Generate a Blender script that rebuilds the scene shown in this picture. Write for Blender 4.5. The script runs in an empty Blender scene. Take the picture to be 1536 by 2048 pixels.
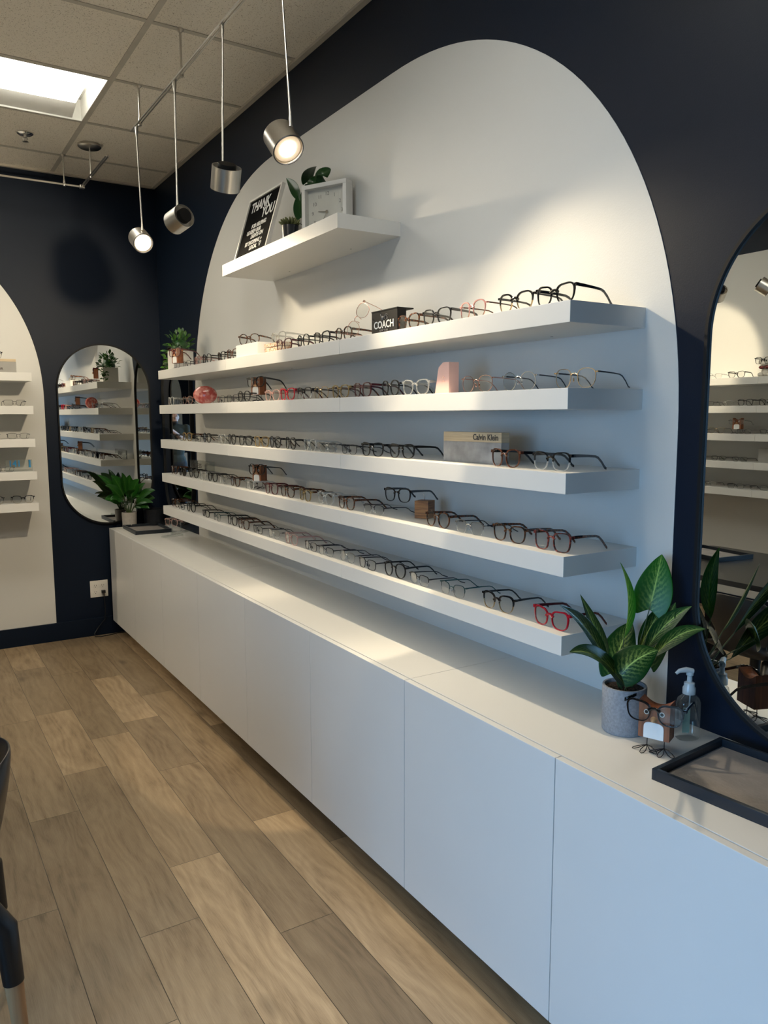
import bpy, bmesh, math, random
from mathutils import Vector, Matrix
random.seed(7)
PI = math.pi
R = math.radians
sc = bpy.context.scene
COL = sc.collection
V = Vector

# ------------------------------------------------------------------ materials
def newmat(name):
    m = bpy.data.materials.new(name); m.use_nodes = True
    nt = m.node_tree; b = nt.nodes['Principled BSDF']
    return m, nt, b
def nd(nt, t, **kw):
    n = nt.nodes.new(t)
    for k, v in kw.items():
        if k in n.inputs: n.inputs[k].default_value = v
        else: setattr(n, k, v)
    return n
def P(name, col, rough=.5, metal=0., bump=0., bscale=200., var=.06, vscale=12., coat=0., spec=.5, alpha=1., trans=0., emis=None, es=0.):
    m, nt, b = newmat(name)
    L = nt.links
    tc = nd(nt, 'ShaderNodeTexCoord')
    n = nd(nt, 'ShaderNodeTexNoise', Scale=vscale, Detail=4.)
    L.new(tc.outputs['Object'], n.inputs['Vector'])
    r = nd(nt, 'ShaderNodeValToRGB')
    c = col
    r.color_ramp.elements[0].position = .3; r.color_ramp.elements[1].position = .7
    r.color_ramp.elements[0].color = tuple(max(0, x * (1 - var)) for x in c) + (1,)
    r.color_ramp.elements[1].color = tuple(min(1, x * (1 + var)) for x in c) + (1,)
    L.new(n.outputs['Fac'], r.inputs['Fac']); L.new(r.outputs['Color'], b.inputs['Base Color'])
    b.inputs['Roughness'].default_value = rough
    b.inputs['Metallic'].default_value = metal
    b.inputs['Coat Weight'].default_value = coat
    b.inputs['Specular IOR Level'].default_value = spec
    b.inputs['Alpha'].default_value = alpha
    b.inputs['Transmission Weight'].default_value = trans
    if emis:
        b.inputs['Emission Color'].default_value = emis + (1,); b.inputs['Emission Strength'].default_value = es
    if bump:
        n2 = nd(nt, 'ShaderNodeTexNoise', Scale=bscale, Detail=3.)
        L.new(tc.outputs['Object'], n2.inputs['Vector'])
        bp = nd(nt, 'ShaderNodeBump', Strength=bump, Distance=.002)
        L.new(n2.outputs['Fac'], bp.inputs['Height']); L.new(bp.outputs['Normal'], b.inputs['Normal'])
    return m
def clearmat(name, tint=(1, 1, 1), rough=.02, base=.05, body=None, bodyfac=0.):
    # thin clear sheet: lets light straight through, mirrors a little more at grazing angles
    m = bpy.data.materials.new(name); m.use_nodes = True; nt = m.node_tree; L = nt.links
    nt.nodes.clear()
    out = nd(nt, 'ShaderNodeOutputMaterial')
    t = nd(nt, 'ShaderNodeBsdfTransparent', Color=tint + (1,))
    g = nd(nt, 'ShaderNodeBsdfGlossy', Roughness=rough)
    lw = nd(nt, 'ShaderNodeLayerWeight', Blend=.5)
    pw = nd(nt, 'ShaderNodeMath', operation='POWER'); L.new(lw.outputs['Facing'], pw.inputs[0]); pw.inputs[1].default_value = 4.5
    f = nd(nt, 'ShaderNodeMath', operation='MULTIPLY_ADD'); L.new(pw.outputs[0], f.inputs[0]); f.inputs[1].default_value = .6; f.inputs[2].default_value = base
    mx = nd(nt, 'ShaderNodeMixShader')
    L.new(f.outputs[0], mx.inputs[0])
    src = t
    if body:
        d = nd(nt, 'ShaderNodeBsdfDiffuse', Color=body + (1,))
        m2 = nd(nt, 'ShaderNodeMixShader'); m2.inputs[0].default_value = bodyfac
        L.new(t.outputs[0], m2.inputs[1]); L.new(d.outputs[0], m2.inputs[2]); src = m2
    L.new(src.outputs[0], mx.inputs[1]); L.new(g.outputs[0], mx.inputs[2])
    L.new(mx.outputs[0], out.inputs[0])
    return m
def woodmat(name, c1, c2, rough=.5, scale=1., axis=2, vec=None):
    m, nt, b = newmat(name); L = nt.links
    tc = nd(nt, 'ShaderNodeTexCoord'); mp = nd(nt, 'ShaderNodeMapping')
    s = [60 * scale] * 3; s[axis] = 4 * scale
    mp.inputs['Scale'].default_value = vec or s
    L.new(tc.outputs['Object'], mp.inputs[0])
    n = nd(nt, 'ShaderNodeTexNoise', Scale=1., Detail=5., Distortion=1.2)
    L.new(mp.outputs[0], n.inputs['Vector'])
    r = nd(nt, 'ShaderNodeValToRGB')
    r.color_ramp.elements[0].position = .32; r.color_ramp.elements[1].position = .68
    r.color_ramp.elements[0].color = c1 + (1,); r.color_ramp.elements[1].color = c2 + (1,)
    L.new(n.outputs['Fac'], r.inputs['Fac']); L.new(r.outputs['Color'], b.inputs['Base Color'])
    b.inputs['Roughness'].default_value = rough
    return m
def tortmat(name, c1, c2, scale=120.):
    m, nt, b = newmat(name); L = nt.links
    tc = nd(nt, 'ShaderNodeTexCoord')
    n = nd(nt, 'ShaderNodeTexNoise', Scale=scale, Detail=2.)
    L.new(tc.outputs['Object'], n.inputs['Vector'])
    r = nd(nt, 'ShaderNodeValToRGB')
    r.color_ramp.elements[0].position = .42; r.color_ramp.elements[1].position = .62
    r.color_ramp.elements[0].color = c1 + (1,); r.color_ramp.elements[1].color = c2 + (1,)
    L.new(n.outputs['Fac'], r.inputs['Fac']); L.new(r.outputs['Color'], b.inputs['Base Color'])
    b.inputs['Roughness'].default_value = .12; b.inputs['Coat Weight'].default_value = .4
    return m

M = {}
M['navy'] = P('navy_paint', (.0030, .0082, .0200), .48, bump=.12, bscale=260, var=.05, vscale=2, spec=.2)
M['arch'] = P('pale_grey_paint', (.60, .598, .575), .42, bump=.12, bscale=260, var=.015, vscale=2)
M['white'] = P('white_laminate', (.69, .685, .66), .34, var=.012, vscale=3)
M['door'] = P('satin_white_front', (.69, .69, .68), .30, var=.012, vscale=3)
M['gapdark'] = P('dark_plank_joint', (.08, .08, .08), .8)  # dark base slab showing in the grooves between floor planks
M['tee'] = P('ceiling_grid_metal', (.55, .52, .46), .45)
M['steel'] = P('brushed_steel', (.58, .56, .52), .30, 1., bump=.05, bscale=500)
M['chrome'] = P('chrome', (.75, .75, .75), .12, 1.)
M['black'] = P('black_plastic', (.012, .012, .013), .35)
M['mattblack'] = P('matt_black', (.006, .006, .0065), .6, spec=.25)
M['felt'] = P('black_felt', (.004, .004, .004), .95, spec=.08)
M['gloss'] = P('black_acetate', (.006, .006, .007), .12, coat=.5)
M['tort'] = tortmat('tortoiseshell_acetate', (.012, .006, .004), (.16, .05, .015))
M['brown'] = P('brown_acetate', (.10, .030, .014), .15, coat=.5, var=.3, vscale=90)
M['burg'] = P('burgundy_acetate', (.075, .010, .014), .15, coat=.5, var=.3, vscale=90)
M['redtort'] = tortmat('red_mottled_acetate', (.03, .008, .008), (.26, .05, .04), 160)
M['red'] = P('red_acetate', (.42, .008, .022), .15, coat=.5)
M['navyac'] = P('navy_acetate', (.012, .02, .05), .15, coat=.5)
M['pinkac'] = P('pink_acetate', (.55, .27, .24), .2, coat=.4)
M['clearac'] = clearmat('clear_acetate', (.86, .86, .84), .08, body=(.75, .75, .72), bodyfac=.35)
M['clearpink'] = clearmat('blush_clear_acetate', (.9, .78, .74), .08, body=(.75, .5, .45), bodyfac=.4)
M['clearhoney'] = clearmat('honey_clear_acetate', (.75, .65, .45), .08, body=(.42, .30, .13), bodyfac=.5)
M['gold'] = P('gold_wire', (.75, .56, .33), .2, 1.)
M['rose'] = P('rose_gold_wire', (.72, .42, .34), .2, 1.)
M['silver'] = P('silver_wire', (.62, .61, .60), .2, 1.)
M['gun'] = P('gunmetal_wire', (.06, .065, .075), .3, 1.)
M['teal'] = P('dark_teal_metal', (.02, .09, .10), .3, .6)
M['lens'] = clearmat('lens', (.97, .975, .97), .02)
M['sunlens'] = clearmat('tinted_lens', (.12, .10, .09), .02)
M['mirror'] = P('mirror_silver', (.86, .88, .87), .0, 1., var=0)
M['glass'] = clearmat('window_glass', (.96, .98, .98), .0)
M['acrylic'] = clearmat('clear_acrylic', (.93, .95, .94), .03, body=(.8, .82, .8), bodyfac=.06)
M['greysign'] = P('grey_acrylic', (.32, .31, .29), .2)
M['pinkblock'] = P('blush_block', (.80, .50, .43), .4)
M['walnut'] = woodmat('walnut', (.13, .035, .012), (.30, .10, .035), .45)
M['walnuth'] = woodmat('striped_walnut', (.13, .045, .012), (.42, .19, .055), .45, vec=(6, 6, 150))
M['beakwood'] = woodmat('light_wood', (.42, .22, .10), (.58, .34, .17), .5)
M['beech'] = woodmat('beech_leg', (.46, .26, .13), (.60, .38, .20), .45, .5)
M['ash'] = woodmat('ash_strip', (.46, .35, .22), (.60, .48, .31), .5, vec=(5, 5, 160))
M['marble'] = P('grey_stone', (.30, .29, .28), .35, var=.35, vscale=18)
M['lettwhite'] = P('white_lettering', (.80, .80, .78), .5)
M['lettdark'] = P('dark_lettering', (.05, .04, .035), .5)
M['lettgrey'] = P('grey_lettering', (.22, .21, .20), .5)
M['blue'] = P('blue_lettering', (.02, .22, .48), .4)
M['concrete'] = P('grey_concrete', (.27, .28, .30), .85, bump=.5, bscale=350, var=.18, vscale=160)
M['potgrey'] = P('pale_grey_pot', (.42, .40, .37), .8, bump=.3, bscale=300, var=.08, vscale=60)
M['potblack'] = P('black_ceramic', (.010, .012, .016), .3)
M['potwhite'] = P('white_ceramic', (.75, .73, .68), .5)
M['soil'] = P('bark_soil', (.06, .035, .02), .95, bump=1., bscale=150, var=.7, vscale=150)
M['trayrim'] = P('slate_lacquer', (.009, .015, .023), .38)
M['trayfelt'] = P('grey_suede', (.23, .21, .20), .95, bump=.6, bscale=120, var=.14, vscale=14)
M['coral'] = tortmat('coral_marble', (.55, .10, .08), (.78, .34, .28), 45)
M['crackle'] = tortmat('cream_gold_crackle', (.72, .62, .48), (.36, .14, .05), 130)
M['bottle'] = clearmat('clear_bottle', (.95, .97, .965), .03, base=.07, body=(.75, .8, .78), bodyfac=.05)
M['pump'] = clearmat('frosted_pump', (.75, .8, .8), .25, body=(.78, .82, .82), bodyfac=.6)
M['label'] = clearmat('pale_green_label', (.7, .85, .8), .3, body=(.45, .62, .55), bodyfac=.35)
M['skin'] = P('skin', (.48, .27, .19), .5)
M['olive'] = P('olive_cloth', (.030, .034, .026), .9, bump=.3, bscale=150)
M['trouser'] = P('charcoal_cloth', (.02, .02, .024), .9)
M['hair'] = P('dark_brown_hair', (.022, .013, .009), .7, bump=.8, bscale=220)
M['plush'] = P('cream_plush', (.72, .68, .60), .95, bump=1., bscale=200)
M['plushbrown'] = P('brown_plush', (.035, .018, .012), .95, bump=1., bscale=200)
M['plaid'] = tortmat('plaid_ribbon', (.22, .02, .02), (.05, .03, .02), 150)
M['tabletop'] = P('black_tabletop', (.022, .022, .022), .28)
M['outlet'] = P('white_outlet', (.70, .67, .62), .4)
M['succ'] = P('olive_succulent', (.09, .10, .03), .55, var=.4, vscale=60)
M['greenA'] = P('fresh_leaf', (.045, .13, .018), .4, var=.35, vscale=30)
M['greenB'] = P('dark_leaf', (.012, .055, .012), .35, var=.35, vscale=30)
M['greenC'] = P('grey_green_leaf', (.10, .14, .08), .6, var=.35, vscale=60)
M['stem'] = P('green_stem', (.05, .09, .03), .5)
M['lampwhite'] = P('reflector_white', (.80, .79, .75), .5)
M['diffuser'] = P('troffer_diffuser', (.9, .9, .88), .5, emis=(1., .965, .86), es=8.)
M['spotglow'] = P('lit_lamp_glass', (.55, .5, .45), .5, emis=(1., .72, .42), es=.45)
M['bulbcore'] = P('led_core', (.9, .85, .8), .5, emis=(1., .86, .66), es=30.)
M['phone'] = P('phone_shell', (.02, .02, .022), .25)
M['pavement'] = P('pale_pavement', (.35, .35, .35), .9)

def leafmat(name, dark, light, amt=1.):
    m, nt, b = newmat(name); L = nt.links
    uv = nd(nt, 'ShaderNodeUVMap'); sp = nd(nt, 'ShaderNodeSeparateXYZ')
    L.new(uv.outputs[0], sp.inputs[0])
    def math_(op, a, bb=None, **k):
        n = nt.nodes.new('ShaderNodeMath'); n.operation = op
        for i, s in enumerate((a, bb)):
            if s is None: continue
            if isinstance(s, (int, float)): n.inputs[i].default_value = s
            else: L.new(s, n.inputs[i])
        return n.outputs[0]
    va = math_('ABSOLUTE', math_('SUBTRACT', sp.outputs[1], .5))       # 0 at midrib .. .5 at margin
    noi = nd(nt, 'ShaderNodeTexNoise', Scale=14., Detail=5.); L.new(uv.outputs[0], noi.inputs['Vector'])
    ph = math_('SUBTRACT', math_('MULTIPLY', sp.outputs[0], 9.), math_('MULTIPLY', va, 7.))
    ph = math_('ADD', ph, math_('MULTIPLY', noi.outputs['Fac'], 1.5))
    st = math_('POWER', math_('ABSOLUTE', math_('SINE', math_('MULTIPLY', ph, PI))), 3.)
    fall = math_('SUBTRACT', 1., math_('MULTIPLY', va, 2.4))
    fall = math_('MAXIMUM', fall, 0.)
    noi2 = nd(nt, 'ShaderNodeTexNoise', Scale=7., Detail=6., Distortion=1.5); L.new(uv.outputs[0], noi2.inputs['Vector'])
    patch = math_('MAXIMUM', math_('SUBTRACT', math_('MULTIPLY', noi2.outputs['Fac'], 3.2), math_('ADD', math_('MULTIPLY', va, 4.6), 1.15)), 0.)
    veins = math_('MULTIPLY', math_('MULTIPLY', st, fall), math_('MULTIPLY', noi2.outputs['Fac'], .75))
    veins = math_('MAXIMUM', veins, math_('MULTIPLY', patch, math_('ADD', math_('MULTIPLY', st, .6), .35)))
    mid = math_('LESS_THAN', va, .018)
    f = math_('MINIMUM', math_('MULTIPLY', math_('MAXIMUM', veins, math_('MULTIPLY', mid, .8)), amt), 1.)
    mx = nd(nt, 'ShaderNodeMix', data_type='RGBA')
    L.new(f, mx.inputs[0]); mx.inputs[6].default_value = dark + (1,); mx.inputs[7].default_value = light + (1,)
    L.new(mx.outputs[2], b.inputs['Base Color'])
    b.inputs['Roughness'].default_value = .33
    b.inputs['Specular IOR Level'].default_value = .3
    return m
M['varieg'] = leafmat('variegated_leaf', (.005, .042, .005), (.42, .56, .14), 1.25)
M['varieg2'] = leafmat('bright_variegated_leaf', (.010, .100, .004), (.36, .56, .12), 1.)
M['glossleaf'] = leafmat('glossy_green_leaf', (.008, .058, .006), (.09, .24, .04), .5)
M['pothosleaf'] = leafmat('deep_green_leaf', (.010, .050, .012), (.05, .14, .03), .4)

# floor planks
def floor_mat():
    m, nt, b = newmat('oak_planks'); L = nt.links
    uv = nd(nt, 'ShaderNodeUVMap')
    at = nd(nt, 'ShaderNodeAttribute', attribute_name='tone')
    sp = nd(nt, 'ShaderNodeSeparateColor'); L.new(at.outputs['Color'], sp.inputs[0])
    mp = nd(nt, 'ShaderNodeMapping'); mp.inputs['Scale'].default_value = (1, .22, 1)
    L.new(uv.outputs[0], mp.inputs[0])
    warp = nd(nt, 'ShaderNodeTexNoise', Scale=9., Detail=2.)
    L.new(mp.outputs[0], warp.inputs['Vector'])
    add = nd(nt, 'ShaderNodeVectorMath', operation='MULTIPLY_ADD')
    L.new(warp.outputs['Color'], add.inputs[0]); add.inputs[1].default_value = (.16, .16, .0); L.new(mp.outputs[0], add.inputs[2])
    wv = nd(nt, 'ShaderNodeTexWave', wave_type='BANDS', bands_direction='X', Scale=9., Distortion=6.)
    wv.inputs['Detail'].default_value = 3.; wv.inputs['Detail Scale'].default_value = 1.2
    L.new(add.outputs[0], wv.inputs['Vector'])
    n1 = nd(nt, 'ShaderNodeTexNoise', Scale=9., Detail=9., Roughness=.62, Distortion=1.6); L.new(mp.outputs[0], n1.inputs['Vector'])
    mp2 = nd(nt, 'ShaderNodeMapping'); mp2.inputs['Scale'].default_value = (420, 14, 1); L.new(uv.outputs[0], mp2.inputs[0])
    n2 = nd(nt, 'ShaderNodeTexNoise', Scale=1., Detail=3.); L.new(mp2.outputs[0], n2.inputs['Vector'])
    mp3 = nd(nt, 'ShaderNodeMapping'); mp3.inputs['Scale'].default_value = (1, .45, 1); L.new(uv.outputs[0], mp3.inputs[0])
    vo = nd(nt, 'ShaderNodeTexVoronoi', Scale=5.5); L.new(mp3.outputs[0], vo.inputs['Vector'])
    kn = nd(nt, 'ShaderNodeMapRange'); L.new(vo.outputs['Distance'], kn.inputs[0])
    kn.inputs[1].default_value = .0; kn.inputs[2].default_value = .16; kn.inputs[3].default_value = .42; kn.inputs[4].default_value = 1.
    def mth(op, a, bb):
        n = nt.nodes.new('ShaderNodeMath'); n.operation = op
        for i, s in enumerate((a, bb)):
            if isinstance(s, (int, float)): n.inputs[i].default_value = s
            else: L.new(s, n.inputs[i])
        return n.outputs[0]
    f = mth('ADD', mth('MULTIPLY', wv.outputs['Fac'], .10), mth('MULTIPLY', n1.outputs['Fac'], .74))
    f = mth('ADD', f, mth('MULTIPLY', n2.outputs['Fac'], .34))
    r = nd(nt, 'ShaderNodeValToRGB')
    e = r.color_ramp.elements
    e[0].position = .30; e[0].color = (.150, .100, .052, 1)
    e[1].position = .80; e[1].color = (.47, .350, .215, 1)
    k = e.new(.52); k.color = (.33, .235, .140, 1)
    L.new(f, r.inputs['Fac'])
    mul = nd(nt, 'ShaderNodeVectorMath', operation='SCALE'); L.new(r.outputs['Color'], mul.inputs[0])
    L.new(mth('MULTIPLY', kn.outputs[0], mth('ADD', mth('MULTIPLY', sp.outputs[0], .55), .62)), mul.inputs['Scale'])
    L.new(mul.outputs[0], b.inputs['Base Color'])
    b.inputs['Roughness'].default_value = .42
    bp = nd(nt, 'ShaderNodeBump', Strength=.25, Distance=.001); L.new(n2.outputs['Fac'], bp.inputs['Height'])
    L.new(bp.outputs['Normal'], b.inputs['Normal'])
    return m
M['oak'] = floor_mat()
def tile_mat():
    m, nt, b = newmat('mineral_ceiling_tile'); L = nt.links
    tc = nd(nt, 'ShaderNodeTexCoord')
    n = nd(nt, 'ShaderNodeTexNoise', Scale=230., Detail=2.); L.new(tc.outputs['Object'], n.inputs['Vector'])
    r = nd(nt, 'ShaderNodeValToRGB'); e = r.color_ramp.elements
    e[0].position = .33; e[0].color = (.42, .37, .30, 1); e[1].position = .38; e[1].color = (.92, .87, .78, 1)
    L.new(n.outputs['Fac'], r.inputs['Fac']); L.new(r.outputs['Color'], b.inputs['Base Color'])
    b.inputs['Roughness'].default_value = .95
    bp = nd(nt, 'ShaderNodeBump', Strength=.4, Distance=.002); L.new(n.outputs['Fac'], bp.inputs['Height'])
    L.new(bp.outputs['Normal'], b.inputs['Normal'])
    return m
M['tile'] = tile_mat()

# ------------------------------------------------------------------ mesh builder
class B:
    def __init__(s): s.bm = bmesh.new(); s.mi = 0; s.uv = None
    def mark(s): return set(s.bm.faces)
    def setm(s, i): s.mi = i; return s
    def _f(s, vs):
        try: f = s.bm.faces.new(vs); f.material_index = s.mi; return f
        except ValueError: return None
    def box(s, x0, x1, y0, y1, z0, z1, bev=0., mat=None):
        bm2 = bmesh.new()
        v = [bm2.verts.new((x, y, z)) for z in (z0, z1) for y in (y0, y1) for x in (x0, x1)]
        for q in ((0, 2, 3, 1), (4, 5, 7, 6), (0, 1, 5, 4), (2, 6, 7, 3), (0, 4, 6, 2), (1, 3, 7, 5)):
            bm2.faces.new([v[i] for i in q])
        if bev: bmesh.ops.bevel(bm2, geom=list(bm2.edges), offset=bev, segments=2, profile=.7, affect='EDGES')
        return s.merge(bm2, mat)
    def merge(s, bm2, mat=None):
        mp = {}
        for v in bm2.verts:
            co = mat @ v.co if mat else v.co
            mp[v] = s.bm.verts.new(co)
        for f in bm2.faces:
            nf = s._f([mp[v] for v in f.verts])
            if nf: nf.smooth = f.smooth
        bm2.free(); return s
    def ring(s, c, ax, r, n, ref=None):
        ax = V(ax).normalized()
        a = V(ref) if ref is not None else (V((0, 0, 1)) if abs(ax.z) < .9 else V((1, 0, 0)))
        u = ax.cross(a).normalized(); w = ax.cross(u)
        return [s.bm.verts.new(V(c) + u * r * math.cos(2 * PI * i / n) + w * r * math.sin(2 * PI * i / n)) for i in range(n)]
    def cap(s, ring, flip=False):
        s._f(list(reversed(ring)) if flip else ring)
    def link(s, a, b):
        n = len(a)
        for i in range(n): s._f([a[i], a[(i + 1) % n], b[(i + 1) % n], b[i]])
    def tube(s, pts, r, n=8, closed=False, caps=True):
        pts = [V(p) for p in pts]; N = len(pts)
        rs = r if isinstance(r, (list, tuple)) else [r] * N
        rings = []; ref = None
        for i, p in enumerate(pts):
            if closed: t = (pts[(i + 1) % N] - pts[i - 1])
            else: t = pts[min(i + 1, N - 1)] - pts[max(i - 1, 0)]
            t.normalize()
            if ref is None: ref = V((0, 0, 1)) if abs(t.z) < .9 else V((1, 0, 0))
            u = t.cross(ref).normalized(); w = u.cross(t).normalized(); ref = w
            rings.append([s.bm.verts.new(p + (u * math.cos(2 * PI * k / n) + w * math.sin(2 * PI * k / n)) * rs[i]) for k in range(n)])
        for i in range(N - 1): s.link(rings[i], rings[i + 1])
        if closed: s.link(rings[-1], rings[0])
        elif caps: s.cap(rings[0], True); s.cap(rings[-1])
        return s
    def cyl(s, p0, p1, r0, r1=None, n=24): return s.tube([p0, p1], [r0, r0 if r1 is None else r1], n)
    def lathe(s, prof, n=32, c=(0, 0, 0)):
        c = V(c); rings = []
        for r, z in prof:
            rings.append([s.bm.verts.new(c + V((max(r, 1e-5) * math.cos(2 * PI * k / n), max(r, 1e-5) * math.sin(2 * PI * k / n), z))) for k in range(n)])
        for i in range(len(rings) - 1): s.link(rings[i], rings[i + 1])
        s.cap(rings[0], True); s.cap(rings[-1]); return s
    def prism(s, pts, d, f=lambda a, b, c: V((a, b, c))):
        # outline pts (a,b), extruded over c in d=(c0,c1)
        A = [s.bm.verts.new(f(a, b, d[0])) for a, b in pts]; Bq = [s.bm.verts.new(f(a, b, d[1])) for a, b in pts]
        s.cap(A, True); s.cap(Bq); s.link(A, Bq); return s
    def ell(s, c, r, seg=16, rings=10, rot=None):
        bm2 = bmesh.new(); bmesh.ops.create_uvsphere(bm2, u_segments=seg, v_segments=rings, radius=1.)
        m = Matrix.Translation(c) @ (rot.to_4x4() if rot else Matrix.Identity(4)) @ Matrix.Diagonal((r[0], r[1], r[2], 1))
        return s.merge(bm2, m)
    def build(s, name, mats, parent=None, smooth=None, loc=None, rot=None):
        bmesh.ops.recalc_face_normals(s.bm, faces=list(s.bm.faces))
        me = bpy.data.meshes.new(name)
        s.bm.to_mesh(me); s.bm.free()
        for m in (mats if isinstance(mats, (list, tuple)) else [mats]): me.materials.append(M[m] if isinstance(m, str) else m)
        if smooth is not None:
            for p in me.polygons: p.use_smooth = True
            me.set_sharp_from_angle(angle=R(smooth))
        o = bpy.data.objects.new(name, me); COL.objects.link(o)
        if parent: o.parent = parent
        if loc: o.location = loc
        if rot: o.rotation_euler = rot
        return o
def tag(o, label=None, cat=None, group=None, kind=None):
    if label: o['label'] = label
    if cat: o['category'] = cat
    if group: o['group'] = group
    if kind: o['kind'] = kind
    return o
def thing(name, label, cat, loc=(0, 0, 0), rot=(0, 0, 0), group=None):
    o = bpy.data.objects.new(name, None); COL.objects.link(o); o.empty_display_size = .05
    o.location = loc; o.rotation_euler = rot
    return tag(o, label, cat, group)
def copy_tree(o, parent=None):
    c = o.copy(); COL.objects.link(c)
    if parent: c.parent = parent
    for ch in list(o.children): copy_tree(ch, c)
    return c
def text(body, size, mat, parent, loc, rot, name='lettering', ext=.0004, shear=0., sx=1., bold=0., spacing=1.):
    cu = bpy.data.curves.new(name, 'FONT'); cu.body = body; cu.size = size; cu.extrude = ext; cu.shear = shear
    cu.align_x = 'CENTER'; cu.align_y = 'CENTER'; cu.offset = bold; cu.space_character = spacing; cu.resolution_u = 3
    t = bpy.data.objects.new(name, cu); COL.objects.link(t)
    bpy.context.view_layer.update()
    me = bpy.data.meshes.new_from_object(t.evaluated_get(bpy.context.evaluated_depsgraph_get()))
    bpy.data.objects.remove(t); bpy.data.curves.remove(cu)
    me.materials.clear(); me.materials.append(M[mat])
    o = bpy.data.objects.new(name, me); COL.objects.link(o); o.parent = parent
    o.location = loc; o.rotation_euler = rot; o.scale = (sx, 1, 1)
    return o

# ------------------------------------------------------------------ room
XL, YB, YF, H = -3.81, 5.45, -3.0, 3.02
def sup(cx, cz, a, b, n=2.2, t0=0., t1=PI, k=40):
    out = []
    for i in range(k + 1):
        t = t0 + (t1 - t0) * i / k; c, s_ = math.cos(t), math.sin(t)
        out.append((cx + a * math.copysign(abs(c) ** (2 / n), c), cz + b * math.copysign(abs(s_) ** (2 / n), s_)))
    return out
def arch_outline(y0, y1, top, r, zbot):
    # straight sides, rounded shoulders, flat middle
    pts = [(y0, zbot)]
    pts += list(reversed(sup(y0 + r, top - r, r, r, t0=PI / 2, t1=PI)))
    pts += list(reversed(sup(y1 - r, top - r, r, r, t0=0, t1=PI / 2)))
    pts += [(y1, zbot)]
    return pts
# floor: one mesh, every plank a raised face with its own tone
def make_floor():
    bm = bmesh.new(); uv = bm.loops.layers.uv.new('UVMap'); colr = bm.loops.layers.color.new('tone')
    W = .1755; x = -.392; rows = []
    known = {0: [2.56, 1.30, 4.10], 1: [3.155, 3.77, 4.51, 1.93, .7], 2: [2.43, 1.21, 3.65, 4.7], 3: [2.127, 3.325, .9, 4.1, 4.9], 4: [2.99, 1.77, 4.05], 5: [2.395, 3.3, 1.17, 4.55]}
    tones = {(1, 3.155): .15}
    rnd = random.Random(5)
    k0 = -3; k = k0
    while -.392 - W * (k) > XL - .01:
        xa, xb = -.392 - W * k, -.392 - W * (k + 1)
        if xa > 0: xa = 0.
        js = known.get(k)
        if js is None:
            o = rnd.uniform(0, 1.2); js = [YF + o + 1.22 * i for i in range(9)]
        else:
            lo = min(js); js = list(js)
            while lo > YF: lo -= 1.22; js.append(lo)
        js = sorted(j for j in js if YF < j < YB - .02)
        js = [YF] + js + [YB]
        for a, b in zip(js[:-1], js[1:]):
            if xa <= xb: continue
            g = .0008
            t = rnd.random()
            if k == 1 and abs(a - 3.155) < .01: t = .0
            if k == 3 and abs(a - 2.127) < .01: t = .45
            if k == 4 and abs(a - 1.77) < .01: t = .0
            if k == 2 and abs(a - 2.43) < .01: t = .75
            if k == 1 and abs(a - 4.51) < .01: t = .1
            if k == 0 and abs(a - 2.56) < .01: t = .5
            vs = [bm.verts.new((p, q, 0)) for p, q in ((xb + g, a + g), (xa - g, a + g), (xa - g, b - g), (xb + g, b - g))]
            f = bm.faces.new(vs); ou, ov = rnd.uniform(0, 50), rnd.uniform(0, 50)
            for l in f.loops:
                l[uv].uv = (l.vert.co.x + ou, l.vert.co.y + ov); l[colr] = (t, t, t, 1)
        k += 1
    vs = [bm.verts.new(p) for p in ((XL, YF, -.0025), (0, YF, -.0025), (0, YB, -.0025), (XL, YB, -.0025))]
    f = bm.faces.new(vs); f.material_index = 1
    vb = [bm.verts.new(p) for p in ((XL, YF, -.1), (0, YF, -.1), (0, YB, -.1), (XL, YB, -.1))]
    f2 = bm.faces.new(list(reversed(vb))); f2.material_index = 1
    for i in range(4):
        q = bm.faces.new([vs[i], vb[i], vb[(i + 1) % 4], vs[(i + 1) % 4]]); q.material_index = 1
    me = bpy.data.meshes.new('floor'); bm.to_mesh(me); bm.free()
    me.materials.append(M['oak']); me.materials.append(M['gapdark'])
    o = bpy.data.objects.new('floor', me); COL.objects.link(o); tag(o, 'oak plank floor', kind='structure')
make_floor()
# right wall with the pale painted arch
b = B(); b.box(0, .12, YF - .12, YB + .12, 0, H + .35)
b.setm(1); b.prism(arch_outline(1.212, 4.745, 2.705, 1.27, .60), (-.0015, .002), lambda a, c, d: V((d, a, c)))
tag(b.build('wall_right', ['navy', 'arch']), 'navy wall with a pale rounded painted panel', kind='structure')
b = B(); b.box(XL - .12, .0, YB, YB + .12, 0, H + .35)
b.setm(1); b.prism(arch_outline(-3.05, -.763, 2.705, 1.12, .12), (YB - .0015, YB + .002), lambda a, c, d: V((a, d, c)))
tag(b.build('wall_back', ['navy', 'arch']), kind='structure')
# left wall with its painted panel and the shopfront window (window_1)
WY0, WY1, WZ0, WZ1 = -1.9, .95, .12, 1.95
b = B()
b.box(XL - .12, XL, YF - .12, WY0, 0, H + .35); b.box(XL - .12, XL, WY1, YB + .12, 0, H + .35)
b.box(XL - .12, XL, WY0, WY1, 0, WZ0); b.box(XL - .12, XL, WY0, WY1, WZ1, H + .35)
b.setm(1); b.prism(arch_outline(1.50, 5.0, 2.66, 1.2, .12), (XL - .002, XL + .0015), lambda a, c, d: V((d, a, c)))
tag(b.build('wall_left', ['navy', 'arch']), kind='structure')
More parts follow.
